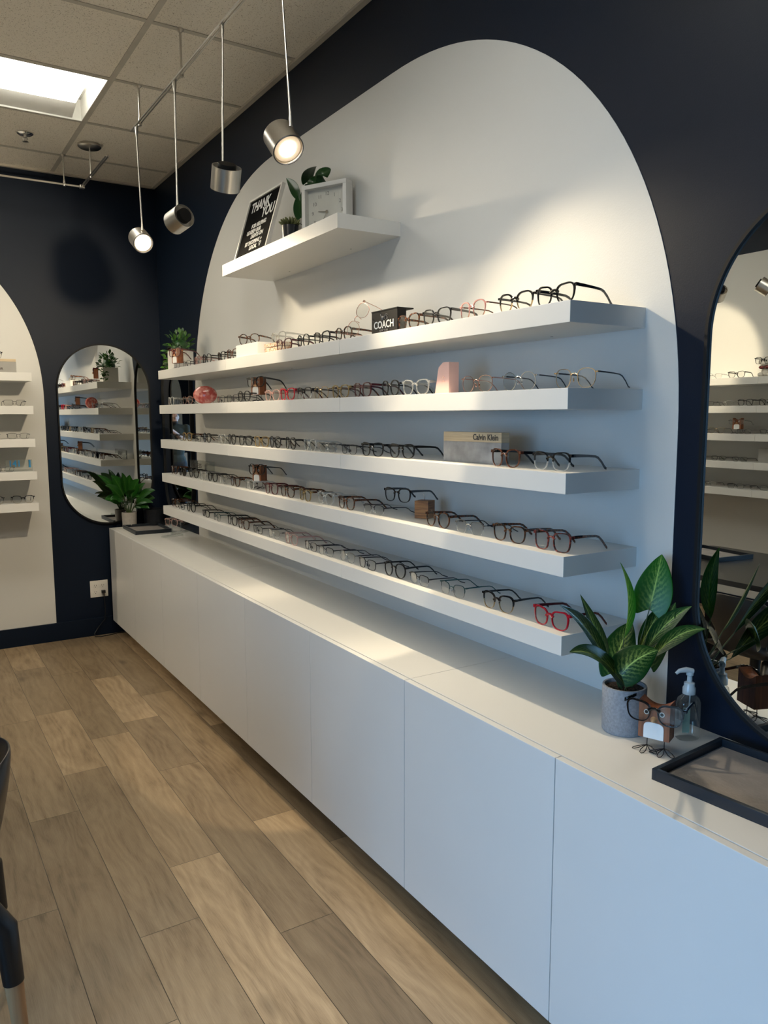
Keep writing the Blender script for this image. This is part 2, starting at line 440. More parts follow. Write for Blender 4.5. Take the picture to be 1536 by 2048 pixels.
# front wall with its painted panel and a narrow low glazed slit beside the entrance (window_2)
DX0, DX1, DZ0, DZ = -2.96, -2.86, .10, .84
b = B(); b.box(XL, DX0, YF - .12, YF, 0, H + .35); b.box(DX1, 0, YF - .12, YF, 0, H + .35); b.box(DX0, DX1, YF - .12, YF, DZ, H + .35); b.box(DX0, DX1, YF - .12, YF, 0, DZ0)
b.setm(1); b.prism(arch_outline(-2.85, -1.0, 2.6, .8, .12), (YF - .002, YF + .0015), lambda a, c, d: V((a, d, c)))
tag(b.build('wall_front', ['navy', 'arch']), kind='structure')
def frame_rect(b, x0, x1, y0, y1, z0, z1, w, along):
    if along == 'y':
        b.box(x0, x1, y0, y1, z0, z0 + w); b.box(x0, x1, y0, y1, z1 - w, z1)
        b.box(x0, x1, y0, y0 + w, z0, z1); b.box(x0, x1, y1 - w, y1, z0, z1)
    else:
        b.box(x0, x1, y0, y1, z0, z0 + w); b.box(x0, x1, y0, y1, z1 - w, z1)
        b.box(x0, x0 + w, y0, y1, z0, z1); b.box(x1 - w, x1, y0, y1, z0, z1)
b = B(); frame_rect(b, XL - .09, XL - .03, WY0, WY1, WZ0, WZ1, .05, 'y')
b.box(XL - .09, XL - .03, -.55, -.50, WZ0, WZ1)
w1 = tag(b.build('window_1', 'mattblack'), kind='structure')
b = B(); b.box(XL - .065, XL - .057, WY0 + .05, WY1 - .05, WZ0 + .05, WZ1 - .05); b.build('window_pane', 'glass', w1)
b = B(); frame_rect(b, DX0, DX1, YF - .09, YF - .03, DZ0, DZ, .008, 'x')
d1 = tag(b.build('window_2', 'mattblack'), kind='structure')
b = B(); b.box(DX0 + .008, DX1 - .008, YF - .065, YF - .057, DZ0 + .008, DZ - .008); b.build('window_pane', 'glass', d1)
b = B(); b.box(-12, 4, -12, 9, -.18, -.11)
tag(b.build('pavement', 'pavement'), 'pale concrete pavement outside the shop', kind='structure')
# baseboards
for nm, bx in (('back', (XL, 0, YB - .014, YB, 0, .122)), ('right', (-.014, 0, YF, YB - .014, 0, .122)), ('left', (XL, XL + .014, YF, YB - .014, 0, .122))):
    b = B(); b.box(*bx, bev=.002); tag(b.build('baseboard_' + nm, 'navy'), kind='structure')
# ceiling: tiles between T-bars, wall angle
TX = [0 - .03 - .6155 * i for i in range(8)]; TX = [x for x in TX if x > XL]
TX = [0.] + [-.645 - .6155 * i for i in range(6)] ; TX = [x for x in TX if x > XL + .05] + [XL]
TY = [YF] + [3.228 + .6155 * i for i in range(-10, 4) if YF + .05 < 3.228 + .6155 * i < YB - .05] + [YB]
TROFF = []   # cells (ix, iy) taken by ceiling lights: two cells long in x
def cell(ix, iy): return TX[ix + 1], TX[ix], TY[iy], TY[iy + 1]
iy0 = min(range(len(TY)), key=lambda i: abs(TY[i] - 3.8435))
tro_cells = []
for iy in (iy0, iy0 - 4):
    for ix in (1, 3):
        if iy >= 0 and ix + 1 < len(TX) - 1: tro_cells.append((ix, iy))
skip = set()
for ix, iy in tro_cells: skip |= {(ix, iy), (ix + 1, iy)}
b = B()
for ix in range(len(TX) - 1):
    for iy in range(len(TY) - 1):
        if (ix, iy) in skip: continue
        x0, x1, y0, y1 = cell(ix, iy); b.box(x0, x1, y0, y1, H, H + .018)
b.setm(1)
for x in TX[1:-1]: b.box(x - .012, x + .012, YF, YB, H - .003, H + .0005)
for iy, y in enumerate(TY[1:-1], 1):
    for ix in range(len(TX) - 1):
        inside = any((ix == a or ix == a + 1) and False for a, c in tro_cells)
        b.box(TX[ix + 1] + .012, TX[ix] - .012, y - .012, y + .012, H - .003, H + .0005)
for bx in ((-.024, 0, YF, YB, H - .012, H), (XL, XL + .024, YF, YB, H - .012, H), (XL, 0, YB - .024, YB, H - .012, H), (XL, 0, YF, YF + .024, H - .012, H)): b.box(*bx)
b.setm(2); b.box(XL - .12, .12, YF - .12, YB + .12, H + .30, H + .35)
ceil = b.build('ceiling', ['tile', 'tee', 'lampwhite']); tag(ceil, kind='structure')
# T-bar crossing the middle of a long fitting must go: fittings hang just below it
def troffer(ix, iy, lab):
    x0, x1 = TX[ix + 2] + .012, TX[ix] - .012; y0, y1 = TY[iy] + .012, TY[iy + 1] - .012
    t = thing('ceiling_light', lab, 'ceiling light', ((x0 + x1) / 2, (y0 + y1) / 2, H), group='recessed ceiling lights')
    hx, hy = (x1 - x0) / 2, (y1 - y0) / 2
    b = B()   # open-bottomed white tray
    th = .004; d = .10
    b.box(-hx, hx, -hy, hy, d, d + th); b.box(-hx, -hx + th, -hy, hy, -.004, d); b.box(hx - th, hx, -hy, hy, -.004, d)
    b.box(-hx, hx, -hy, -hy + th, -.004, d); b.box(-hx, hx, hy - th, hy, -.004, d)
    # sloping reflector
    b.prism([(hy * .30, .055), (hy - .006, .004), (hy - .006, .010), (hy * .30, .061)], (-hx + .05, hx - .05), lambda a, c, e: V((e, a, c)))
    b.build('housing', 'lampwhite', t)
    b = B(); b.box(-hx + .07, hx - .07, -hy + .012, hy * .30, .006, .016, .004); b.build('diffuser', 'diffuser', t)
    return t
for i, (ix, iy) in enumerate(tro_cells):
    nm = ['beyond the near end of the track, nearest the window wall corner'] 
    near = {iy0: 'above the far end of the shop', iy0 - 4: 'above the middle of the shop', iy0 - 8: 'above the entrance end'}[iy]
    side = 'nearer the long cabinets' if ix == 1 else 'nearer the opposite wall'
    troffer(ix, iy, 'white rectangular recessed ceiling light %s, %s' % (near, side))
# remove T-bar pieces inside fittings is handled by geometry: bars sit 3 mm under the tiles only
# sprinkler
sp = thing('sprinkler', 'small chrome sprinkler head on the ceiling tile beside the bright ceiling light', 'sprinkler', (-.884, 4.796, H))
b = B(); b.lathe([(.0, 0), (.040, 0), (.042, -.004), (.030, -.012), (.012, -.013), (0, -.013)]); b.build('escutcheon', 'chrome', sp, 40)
b = B(); b.cyl((0, 0, -.013), (0, 0, -.024), .008); b.tube([(.010, 0, -.02), (.012, 0, -.03), (.004, 0, -.042)], .002); b.tube([(-.010, 0, -.02), (-.012, 0, -.03), (-.004, 0, -.042)], .002)
b.lathe([(0, -.042), (.015, -.043), (.016, -.045), (0, -.047)]); b.build('deflector', 'steel', sp, 40)

# ------------------------------------------------------------------ track lights
TRX, TRZ = -.53, 2.85
def rail(b, p, q):
    p, q = V(p), V(q); d = (q - p).normalized(); s_ = V((-d.y, d.x, 0)) * .006
    for o in (s_, -s_): b.tube([p + o, q + o], .0042, 6)
def stem(parent, x, y, z0=TRZ):
    b = B(); b.lathe([(0, H), (.014, H), (.014, H - .006), (.008, H - .012), (.0045, H - .014), (.0042, z0 + .035), (.008, z0 + .012), (.008, z0 - .01), (0, z0 - .01)], 14, (x, y, 0)); b.build('ceiling_stem', 'steel', parent, 40)
t = thing('lighting_track', 'straight brushed metal track rail hanging above the long cabinets', 'track rail', (0, 0, 0))
b = B(); rail(b, (TRX, .6, TRZ), (TRX, 3.965, TRZ)); b.build('rail', 'steel', t, 40)
for y in (.9, 2.0, 3.226, 3.848): stem(t, TRX + .006, y)
t = thing('lighting_track', 'second metal track rail bending along the back and left walls', 'track rail', (0, 0, 0))
b = B(); rail(b, (-.548, 4.40, TRZ), (-.548, 5.05, TRZ)); rail(b, (-.548, 5.05, TRZ), (-3.25, 5.10, TRZ)); rail(b, (-3.25, 5.10, TRZ), (-3.25, 1.2, TRZ)); b.build('rail', 'steel', t, 40)
b = B(); b.box(-.562, -.534, 5.036, 5.064, TRZ - .01, TRZ + .01, .003); b.build('corner_joint', 'steel', t)
b = B(); b.box(-3.264, -3.236, 5.086, 5.114, TRZ - .01, TRZ + .01, .003); b.build('corner_joint', 'steel', t)
for x, y in ((-.548, 4.804), (-.647, 5.052), (-1.9, 5.075), (-3.25, 4.2), (-3.25, 2.2)): stem(t, x, y)
b = B(); b.lathe([(0, H), (.062, H), (.064, H - .012), (.054, H - .020), (.0, H - .021)], 32, (-.548, 4.804, 0)); b.build('ceiling_canopy', 'steel', t, 40)
def lamp(x, y, z, d, lab, lit, rr=.048, ln=.078, top=None, power=0, ang=70, blend=.6, size=.02, col=(1., .82, .56), core=True):
    """pendant spot: rod clipped on the rail at (x,y), head at height z looking along d"""
    t = thing('track_spotlight', lab, 'spotlight', (x, y, TRZ), group='spotlights hanging from the tracks')
    d = V(d).normalized(); zc = z - TRZ
    top = top or (0, 0)
    q = d.to_track_quat('Z', 'Y'); m = Matrix.Translation((0, 0, zc)) @ q.to_matrix().to_4x4()
    # head: local +Z is the beam
    side = V((0, 0, 1)) - d * d.z
    side = side.normalized() if side.length > .2 else V((0, -1, 0))
    att = V((0, 0, zc)) + side * (rr + .004) - d * ln * .05
    b = B(); b.tube([(top[0], top[1], .004), (top[0], top[1], -.02), (top[0] * .9, top[1] * .9, -.05), (att.x, att.y, att.z + .035), (att.x, att.y, att.z - .004)], [.0075, .0075, .0036, .0036, .006], 10)
    b.build('rod', 'steel', t, 50)
    bm2 = B(); h = ln / 2
    prof = [(rr - .003, -h + .012), (rr - .003, -h), (rr, -h), (rr, h), (rr - .003, h), (rr - .006, h - .010), (.004, h - .012)]
    n = 40; rings = []
    for r_, z_ in prof: rings.append([bm2.bm.verts.new(m @ V((r_ * math.cos(2 * PI * k / n), r_ * math.sin(2 * PI * k / n), z_))) for k in range(n)])
    for i in range(len(rings) - 1): bm2.link(rings[i], rings[i + 1])
    bm2.cap(rings[0], True); bm2.cap(rings[-1])
    bm2.build('housing', 'steel', t, 30)
    b = B(); b.cyl(m @ V((0, 0, -h + .013)), m @ V((0, 0, -h - .010)), rr * .62, rr * .60, 28); b.cyl(m @ V((0, 0, -h + .0125)), m @ V((0, 0, -h + .0145)), rr - .0035, None, 32); b.build('heat_sink', 'mattblack', t, 40)
    b = B(); b.tube([m @ V(((rr - .002) * math.cos(2 * PI * k / 36), (rr - .002) * math.sin(2 * PI * k / 36), h + .0005)) for k in range(36)], .0022, 6, closed=True)
    b.build('front_ring', 'gun', t, 60)
    b = B(); b.cyl(m @ V((0, 0, h - .012)), m @ V((0, 0, h - .004)), rr - .008, None, 32); g = b.build('lamp_glass', 'spotglow' if lit else 'lampwhite', t, 40)
    if lit:
        b = B(); b.cyl(m @ V((0, 0, h - .004)), m @ V((0, 0, h - .0015)), rr * .50, None, 24); b.build('led', 'bulbcore', g, 40)
    if power:
        L = bpy.data.lights.new('spot_beam', 'SPOT'); L.energy = power; L.color = col; L.spot_size = R(ang); L.spot_blend = blend; L.shadow_soft_size = size
        lo = bpy.data.objects.new('spot_beam', L); COL.objects.link(lo)
        lo.location = V((x, y, TRZ)) + m @ V((0, 0, h + .012)); lo.rotation_euler = (-d).to_track_quat('Z', 'Y').to_euler()
    return t
lamp(TRX, 3.89, 2.33, (.06, -.85, -.52), 'lit spotlight at the far end of the straight track', True, power=44, ang=92, blend=.7)
lamp(TRX, 3.30, 2.305, (-.285, .92, -.236), 'second spotlight from the far end of the straight track, its black back turned forward', True, power=66, ang=75, blend=.35)
lamp(TRX, 2.755, 2.335, (.08, .50, -.86), 'third spotlight from the far end, pointing down with its black cap upward', True, power=30, ang=60, blend=.5, rr=.052)
lamp(TRX, 1.10, 2.33, (.30, 2.0, -2.33), 'spotlight on the near end of the straight track, above the picture edge', True, power=75, ang=25, blend=.12, rr=.050)
lamp(TRX, 2.27, 2.32, (.11, -.66, -.76), 'largest lit spotlight, nearest one hanging in front of the pale panel', True, power=52, ang=92, blend=.7, rr=.050)
lamp(-3.25, 3.38, 2.31, (-.45, .55, -.5), 'spotlight on the left track reflected in the near mirror, left one', True, power=42, ang=95, blend=.6)
lamp(-3.25, 3.05, 2.31, (-.45, -.6, -.5), 'spotlight on the left track reflected in the near mirror, right one', True, power=42, ang=95, blend=.6)
lamp(-2.7, 5.09, 2.33, (.85, -.12, -.38), 'lit spotlight on the rail along the back wall', True, power=52, ang=75, blend=.6)

# ------------------------------------------------------------------ shelves
def shelf(x0, x1, y0, y1, z, lab, grp, wall):
    b = B(); b.box(x0, x1, y0, y1, z - .05, z, .0012)
    o = b.build('floating_shelf', 'white'); tag(o, lab, 'shelf', grp)
    # small round plugs on the underside
    b = B()
    for f in (.25, .75):
        if wall == 'r': cx, cy = x1 - .05, y0 + (y1 - y0) * f
        elif wall == 'l': cx, cy = x0 + .05, y0 + (y1 - y0) * f
        else: cx, cy = x0 + (x1 - x0) * f, y1 - .05
        b.cyl((cx, cy, z - .0505), (cx, cy, z - .048), .004, None, 10)
    b.build('screw_cover', 'lettgrey', o)
    return o
ROWS = [1.755, 1.555, 1.355, 1.155, .960]
RN = ['top', 'second', 'middle', 'fourth', 'lowest']
CN = ['near third', 'middle third', 'far third']
for r_, z in enumerate(ROWS):
    for c in range(3):
        y0 = 1.32 + 1.1 * c
        shelf(-.26, 0, y0 + .0006, y0 + 1.0994, z, 'long white floating shelf on the pale arched panel, %s row, %s' % (RN[r_], CN[c]), 'white shelves in five rows on the right wall', 'r')
shelf(-.26, 0, 2.424, 3.53, 2.182, 'highest short white shelf, holding the letter board, plants and clock', None, 'r')
for r_, z in enumerate(ROWS):
    shelf(-1.966, -.866, YB - .26, YB, z, 'white shelf on the back wall panel at the left picture edge, %s row' % RN[r_], 'shelves on the back wall', 'b')
    for c in range(2):
        y0 = 2.15 + 1.1 * c
        shelf(XL, XL + .26, y0 + .0006, y0 + 1.0994, z, 'white shelf seen only in the near mirror, %s row, %s half' % (RN[r_], ('right', 'left')[c]), 'shelves on the left wall', 'l')

# ------------------------------------------------------------------ wall cabinets and worktops
def cabinet(y0, n, lab):
    t = thing('wall_cabinet', lab, 'cabinet', (0, y0, .107), group='white handleless cabinets hung under the worktop')
    w = n * .6
    b = B(); b.box(-.391, -.0145, .001, w - .001, 0, .619); b.build('body', 'white', t)
    for i in range(n):
        b = B(); b.box(-.4114, -.3925, i * .6 + .0012, i * .6 + .5988, 0, .636, .0012); b.build('door', 'door', t)
cabinet(3.58, 3, 'farthest white wall-hung cabinet with three flat doors, touching the back wall')
cabinet(1.78, 3, 'middle white wall-hung cabinet with three flat doors under the long shelves')
cabinet(-.02, 3, 'nearest bluish-lit white wall-hung cabinet with three flat doors')
for i, (y0, lab) in enumerate(((3.58, 'far section of the thin white worktop, under the tray and grey pot'), (1.78, 'middle section of the thin white worktop, bare beneath the shelves'), (-.02, 'near section of the thin white worktop, under the owl and dark tray'))):
    b = B(); b.box(-.3905, -.0005, y0 + .0008, y0 + 1.7992, .7265, .744, .001)
    tag(b.build('worktop', 'white'), lab, 'worktop', 'worktop sections along the right wall')

# ------------------------------------------------------------------ mirrors
def stadium(cx, zc, r, hz, k=64):
    p = []
    for i in range(k + 1):
        t = PI * i / k; p.append((cx + r * math.cos(t), zc + hz + r * math.sin(t)))
    for i in range(k + 1):
        t = PI + PI * i / k; p.append((cx + r * math.cos(t), zc - hz + r * math.sin(t)))
    return p
def wall_mirror(c, zc, axis, wallpos, lab, rr=.30, hz=.30):
    t = thing('wall_mirror', lab, 'mirror', (0, 0, 0), group='black framed rounded wall mirrors')
    s_ = -1
    if axis == 'x': f = lambda a, z, d: V((wallpos + s_ * d, a, z))
    else: f = lambda a, z, d: V((a, wallpos + s_ * d, z))
    out = stadium(c, zc, rr, hz); inn = stadium(c, zc, rr - .008, hz)
    b = B(); rings = []
    for pts, d in ((out, .0005), (out, .026), (inn, .026), (inn, .014)): rings.append([b.bm.verts.new(f(a, z, d)) for a, z in pts])
    for i in range(3): b.link(rings[i], rings[i + 1])
    b.cap(rings[0]); b.cap(rings[3])
    b.build('mirror_frame', 'mattblack', t, 40)
    b = B(); b.prism(stadium(c, zc, rr - .0085, hz), (.0145, .0175), f); b.build('mirror_glass', 'mirror', t)
    return t
wall_mirror(.834, 1.367, 'x', 0, 'large near black-framed rounded mirror cut by the right picture edge')
wall_mirror(5.08, 1.367, 'x', 0, 'black-framed rounded mirror behind the far ends of the long shelves')
wall_mirror(-.388, 1.367, 'y', YB, 'black-framed rounded mirror on the back navy wall above the outlet')

# ------------------------------------------------------------------ eyeglasses
def glasses_proto(key, front, lower, temple, shape):
    """local axes: x across, -y towards the viewer, z up, origin on the shelf under the bridge"""
    a, bb, n, gap, cat, taper, rim, lowrim, th = shape['a'], shape['b'], shape['n'], shape['gap'], shape['cat'], shape['tap'], shape['rim'], shape['low'], shape['th']
    root = bpy.data.objects.new('eyeglasses', None); root.empty_display_size = .03
    N = 30
    def outline(s_, grow):
        pts = []
        for i in range(N):
            t = 2 * PI * i / N; c, q = math.cos(t), math.sin(t)
            x = a * math.copysign(abs(c) ** (2 / n), c); z = bb * math.copysign(abs(q) ** (2 / n), q)
            x *= 1 - taper * (.5 - z / bb * .5)
            if x > 0 and z > 0: z += cat * (x / a) * (z / bb); x *= 1 + cat * 4 * (z / bb)
            pts.append((x, z))
        if grow:
            o2 = []
            for i in range(N):
                p0, p1, p2 = pts[i - 1], pts[i], pts[(i + 1) % N]
                tx, tz = p2[0] - p0[0], p2[1] - p0[1]; l = math.hypot(tx, tz)
                up = max(0., min(1., p1[1] / bb * 1.2 + .35))
                g = lowrim + (rim - lowrim) * up
                if g < .0002: g = .0002
                o2.append((p1[0] + tz / l * g, p1[1] - tx / l * g))
            pts = o2
        return [(s_ * (p[0] + a + gap), p[1]) for p in pts]
    zc = bb + max(lowrim, .0006)
    def wrap(x): return .35 * x * x * 4
    b = B(); lens = []
    for s_ in (-1, 1):
        inn, out = outline(s_, False), outline(s_, True)
        R4 = []
        for pts, d in ((inn, 0.), (out, 0.), (out, th), (inn, th)):
            R4.append([b.bm.verts.new((x, d + wrap(x), z + zc)) for x, z in pts])
        for i in range(4):
            A_, B_ = R4[i], R4[(i + 1) % 4]
            for k in range(N):
                b.mi = 0 if (inn[k][1] + inn[(k + 1) % N][1]) / 2 > shape.get('split', -9) * bb else 1
                b._f([A_[k], A_[(k + 1) % N], B_[(k + 1) % N], B_[k]])
        b.mi = 0
        # end piece
        ex = s_ * (2 * a + gap + rim * .8); ez = zc + bb * .62 + cat
        b.box(min(ex - .003 * s_, ex + .004 * s_), max(ex - .003 * s_, ex + .004 * s_), wrap(ex) - .0005, wrap(ex) + .009, ez - shape['tw'] * .5, ez + shape['tw'] * .5, .0006)
        bl = B()
        A_ = [bl.bm.verts.new((x, th * .35 + wrap(x), z + zc)) for x, z in inn]; C_ = [bl.bm.verts.new((x, th * .35 + .0014 + wrap(x), z + zc)) for x, z in inn]
        bl.cap(A_, True); bl.cap(C_); bl.link(A_, C_); lens.append(bl)
    bz = zc + bb * .38
    br = max(rim * .75, .0011)
    if shape.get('metal'):
        b.tube([(-gap - .002, th / 2, bz - .001), (-gap * .5, th / 2 - .001, bz + .003), (gap * .5, th / 2 - .001, bz + .003), (gap + .002, th / 2, bz - .001)], br, 6)
        b.mi = 1
        for s_ in (-1, 1):
            b.tube([(s_ * (gap + .001), th, bz - .004), (s_ * (gap - .001), th + .006, bz - .008)], .0005, 4)
            b.ell((s_ * (gap - .0015), th + .006, bz - .012), (.0012, .0025, .005), 8, 6)
        b.mi = 0
    else:
        b.tube([(-gap - .0035, th / 2, bz - .002), (-gap * .45, th / 2 - .0005, bz + .0035), (gap * .45, th / 2 - .0005, bz + .0035), (gap + .0035, th / 2, bz - .002)], [br * 1.5, br * 1.15, br * 1.15, br * 1.5], 8)
    fr = b.build('frame_front', [front, lower], root, 40)
    for bl in lens: bl.build('lens', shape.get('lens', 'lens'), root)
    for s_ in (-1, 1):
        bt = B(); ex = s_ * (2 * a + gap + rim * .8 + .001); ez = zc + bb * .62 + cat; tw = shape['tw']
        path = [(0.009, ez, tw), (.03, ez - .0005, tw * .95), (.065, ez - .002, tw * .8), (.092, ez - .004, tw * .75), (.104, ez - .008, tw * .8), (.118, ez - .019, tw * .85), (.131, max(.004, ez - .033), tw * .9), (.137, max(.0026, ez - .040), tw * .75)]
        prev = None
        for (y, z, w) in path:
            inward = -s_ * (y * .07); tt = .0013 if not shape.get('metal') else .0009
            ww = w / 2; 
            cx = ex + inward
            ring = [bt.bm.verts.new((cx + dx * tt, y + wrap(ex) + dz * .0, z + dz * ww)) for dx, dz in ((-1, -1), (1, -1), (1, 1), (-1, 1))]
            if prev: bt.link(prev, ring)
            else: bt.cap(ring, True)
            prev = ring
        bt.cap(prev)
        bt.build('temple', temple, root, 30)
    return root
BIG = dict(a=.026, b=.0205, n=2.7, gap=.0085, cat=.0032, tap=.16, rim=.0032, low=.0021, th=.0038, tw=.0078)
def S(**k):
    d = dict(BIG); d.update(k); return d
THIN = dict(rim=.0013, low=.0009, th=.0018, tw=.0035, metal=True)
STY = {
 'black': ('black rectangular', 'gloss', 'gloss', 'gloss', S()),
 'blackbold': ('bold black cat-eye', 'gloss', 'gloss', 'gloss', S(cat=.005, rim=.0040)),
 'blackround': ('black round', 'gloss', 'gloss', 'gloss', S(n=2.15, a=.0245, b=.0225, rim=.003, low=.0024, cat=0, tw=.006)),
 'blackthin': ('slim black rectangular', 'gloss', 'gloss', 'gloss', S(b=.0165, rim=.0026, low=.0018, tw=.006, n=3.4, cat=0)),
 'tort': ('tortoiseshell', 'tort', 'tort', 'tort', S(cat=.003)),
 'tortround': ('round tortoiseshell', 'tort', 'tort', 'tort', S(n=2.2, a=.0245, b=.022, cat=0)),
 'brown': ('translucent brown', 'brown', 'brown', 'gloss', S(n=2.6, b=.0215, rim=.003)),
 'burg': ('burgundy', 'burg', 'burg', 'burg', S(n=2.5, b=.0215)),
 'redtort': ('mottled dark red', 'redtort', 'redtort', 'tort', S(n=3.2, b=.022, cat=.003, rim=.003, low=.0024, tap=.16)),
 'red': ('bright red cat-eye', 'red', 'red', 'burg', S(cat=.006, rim=.0040, low=.0026, n=2.7, tap=.14)),
 'clear': ('clear', 'clearac', 'clearac', 'clearac', S(n=2.6)),
 'clearpink': ('blush clear', 'clearpink', 'clearpink', 'clearpink', S(n=2.5, cat=.002)),
 'honey': ('honey clear', 'clearhoney', 'clearhoney', 'tort', S(n=2.7)),
 'blackclear': ('black-topped clear', 'gloss', 'clearac', 'gloss', S(split=.05, n=2.8)),
 'goldsq': ('thin gold wire', 'gold', 'gold', 'gun', S(**THIN, n=2.5, b=.022, cat=0, tap=.18)),
 'silvround': ('thin silver round', 'silver', 'silver', 'gun', S(**THIN, n=2.05, a=.0235, b=.0225, cat=0, tap=0)),
 'rose': ('rose gold wire', 'rose', 'rose', 'rose', S(**THIN, n=2.3, b=.0215, cat=.002, tap=.12)),
 'pink': ('pink and gold', 'pinkac', 'rose', 'tort', S(n=2.5, b=.0225, rim=.0030, low=.0012, split=-.2, th=.003, tw=.004, cat=.001)),
 'brow': ('black browline', 'gloss', 'gold', 'gloss', S(n=2.5, b=.0215, rim=.0042, low=.0009, split=.0, tw=.006)),
 'semi': ('black half-rim', 'gun', 'clearac', 'gun', S(n=3.2, b=.0165, rim=.002, low=.0004, th=.002, split=.0, metal=True, tw=.0035, cat=0)),
 'silvsemi': ('silver half-rim', 'silver', 'clearac', 'gun', S(n=3.0, b=.018, rim=.0016, low=.0004, th=.002, split=.0, metal=True, tw=.0035, cat=0)),
 'teal': ('fine teal half-rim', 'teal', 'silver', 'teal', S(n=2.6, b=.0185, rim=.0016, low=.0006, th=.002, split=.0, metal=True, tw=.0035)),
 'gun': ('thin gunmetal', 'gun', 'gun', 'gun', S(**THIN, n=3.2, b=.0165, cat=0)),
 'sun': ('dark-lensed black', 'gloss', 'gloss', 'gloss', S(n=2.3, b=.021, lens='sunlens')),
 'darkwire': ('dark wire rectangular', 'gun', 'gun', 'gun', S(n=3.6, b=.0165, rim=.0018, low=.0014, th=.002, tw=.004, metal=True, cat=0)),
}
PROTO = {}; USED = set()
def place_glasses(style, x, y, z, yaw, label, group, tilt=0.):
    if style not in PROTO:
        nm, f, l, tp, sh = STY[style]; PROTO[style] = glasses_proto(style, f, l, tp, sh); COL.objects.link(PROTO[style]); o = PROTO[style]
    else: o = copy_tree(PROTO[style])
    o.location = (x, y, z); o.rotation_euler = (tilt, 0, R(yaw)); tag(o, label, 'eyeglasses', group)
    return o
ORD = ['first', 'second', 'third', 'fourth', 'fifth', 'sixth', 'seventh', 'eighth', 'ninth', 'tenth', 'eleventh', 'twelfth', 'thirteenth', 'fourteenth', 'fifteenth', 'sixteenth', 'seventeenth', 'eighteenth', 'nineteenth', 'twentieth']
RIGHT = [
 [(1.405, 'blackbold'), (1.548, 'brow'), (1.728, 'pink'), (1.885, 'black'), (2.038, 'tort'), (2.465, 'tortround'), (2.628, 'blackbold'), (2.78, 'blackround'), (2.956, 'burg'), (3.526, 'brown'), (3.68, 'black'), (3.889, 'blackround'), (4.02, 'clearpink'), (4.215, 'gun')],
 [(1.337, 'goldsq'), (1.533, 'silvround'), (1.70, 'rose'), (2.001, 'clear'), (2.154, 'blackround'), (2.318, 'burg'), (2.492, 'honey'), (2.633, 'goldsq'), (2.774, 'blackclear'), (2.926, 'red'), (3.081, 'clearpink'), (3.40, 'blackround'), (3.545, 'darkwire'), (3.70, 'gun'), (4.22, 'rose'), (4.36, 'darkwire'), (4.52, 'clear')],
 [(1.412, 'blackclear'), (1.577, 'brown'), (2.086, 'black'), (2.253, 'black'), (2.419, 'gun'), (2.578, 'silvsemi'), (2.741, 'clear'), (2.91, 'blackround'), (3.065, 'blackround'), (3.216, 'honey'), (3.391, 'black'), (3.556, 'blackround'), (3.705, 'clear'), (3.903, 'blackround'), (4.065, 'gun'), (4.22, 'honey'), (4.365, 'darkwire'), (4.51, 'gun')],
 [(1.398, 'redtort'), (1.562, 'tort'), (1.729, 'silvsemi'), (1.89, 'tortround'), (2.252, 'semi'), (2.44, 'tort'), (2.616, 'clear'), (2.783, 'honey'), (2.943, 'tort'), (3.096, 'burg'), (3.362, 'clear'), (3.537, 'tortround'), (3.70, 'silvsemi'), (3.853, 'blackround'), (3.984, 'clear'), (4.15, 'blackround'), (4.33, 'sun'), (4.50, 'tort')],
 [(1.395, 'red'), (1.598, 'brow'), (1.802, 'teal'), (1.985, 'semi'), (2.122, 'blackround'), (2.294, 'darkwire'), (2.448, 'silvsemi'), (2.60, 'semi'), (2.741, 'gun'), (2.912, 'clearpink'), (3.10, 'silvsemi'), (3.279, 'gun'), (3.436, 'tort'), (3.598, 'black'), (3.788, 'teal'), (3.97, 'blackthin'), (4.219, 'blackround'), (4.372, 'darkwire'), (4.51, 'tort')],
]
rg = random.Random(3)
for r_, row in enumerate(RIGHT):
    for i, (y, st) in enumerate(row):
        place_glasses(st, -.228 + rg.uniform(-.006, .006), y, ROWS[r_] + .0003, -90 + rg.uniform(-6, 6),
                      '%s eyeglasses, %s pair from the near end of the %s long shelf' % (STY[st][0], ORD[i], RN[r_]),
                      'eyeglasses on the %s long shelf' % RN[r_])
# back wall (left picture edge) and left wall (seen in the near mirror)
BACK = [[], [(-.965, 'darkwire'), (-1.13, 'gun')], [(-.955, 'darkwire'), (-1.12, 'gun')], [(-1.05, 'gun'), (-1.22, 'black')], [(-.95, 'brow'), (-1.12, 'brow')]]
for r_, row in enumerate(BACK):
    for i, (x, st) in enumerate(row):
        place_glasses(st, x, YB - .235, ROWS[r_] + .0003, rg.uniform(-4, 4), '%s eyeglasses, back wall %s row, %s pair from the right' % (STY[st][0], RN[r_], ORD[i]), 'eyeglasses on the back wall shelves')
LEFT = [[(3.62, 'silvsemi'), (3.44, 'black'), (2.9, 'gun')], [(3.68, 'darkwire'), (3.52, 'silvsemi'), (3.36, 'black'), (3.20, 'black')], [(3.72, 'darkwire'), (3.58, 'goldsq'), (3.36, 'gun'), (3.18, 'darkwire')],
        [(3.72, 'gun'), (3.55, 'darkwire'), (3.38, 'gun'), (2.85, 'black')], [(3.78, 'darkwire'), (3.62, 'silvsemi'), (3.40, 'darkwire'), (3.22, 'gun')]]
for r_, row in enumerate(LEFT):
    for i, (y, st) in enumerate(row):
        place_glasses(st, XL + .228, y, ROWS[r_] + .0003, 90 + rg.uniform(-14, 8), '%s eyeglasses in the near mirror, %s row, %s from the left' % (STY[st][0], RN[r_], ORD[i]), 'eyeglasses on the left wall shelves')

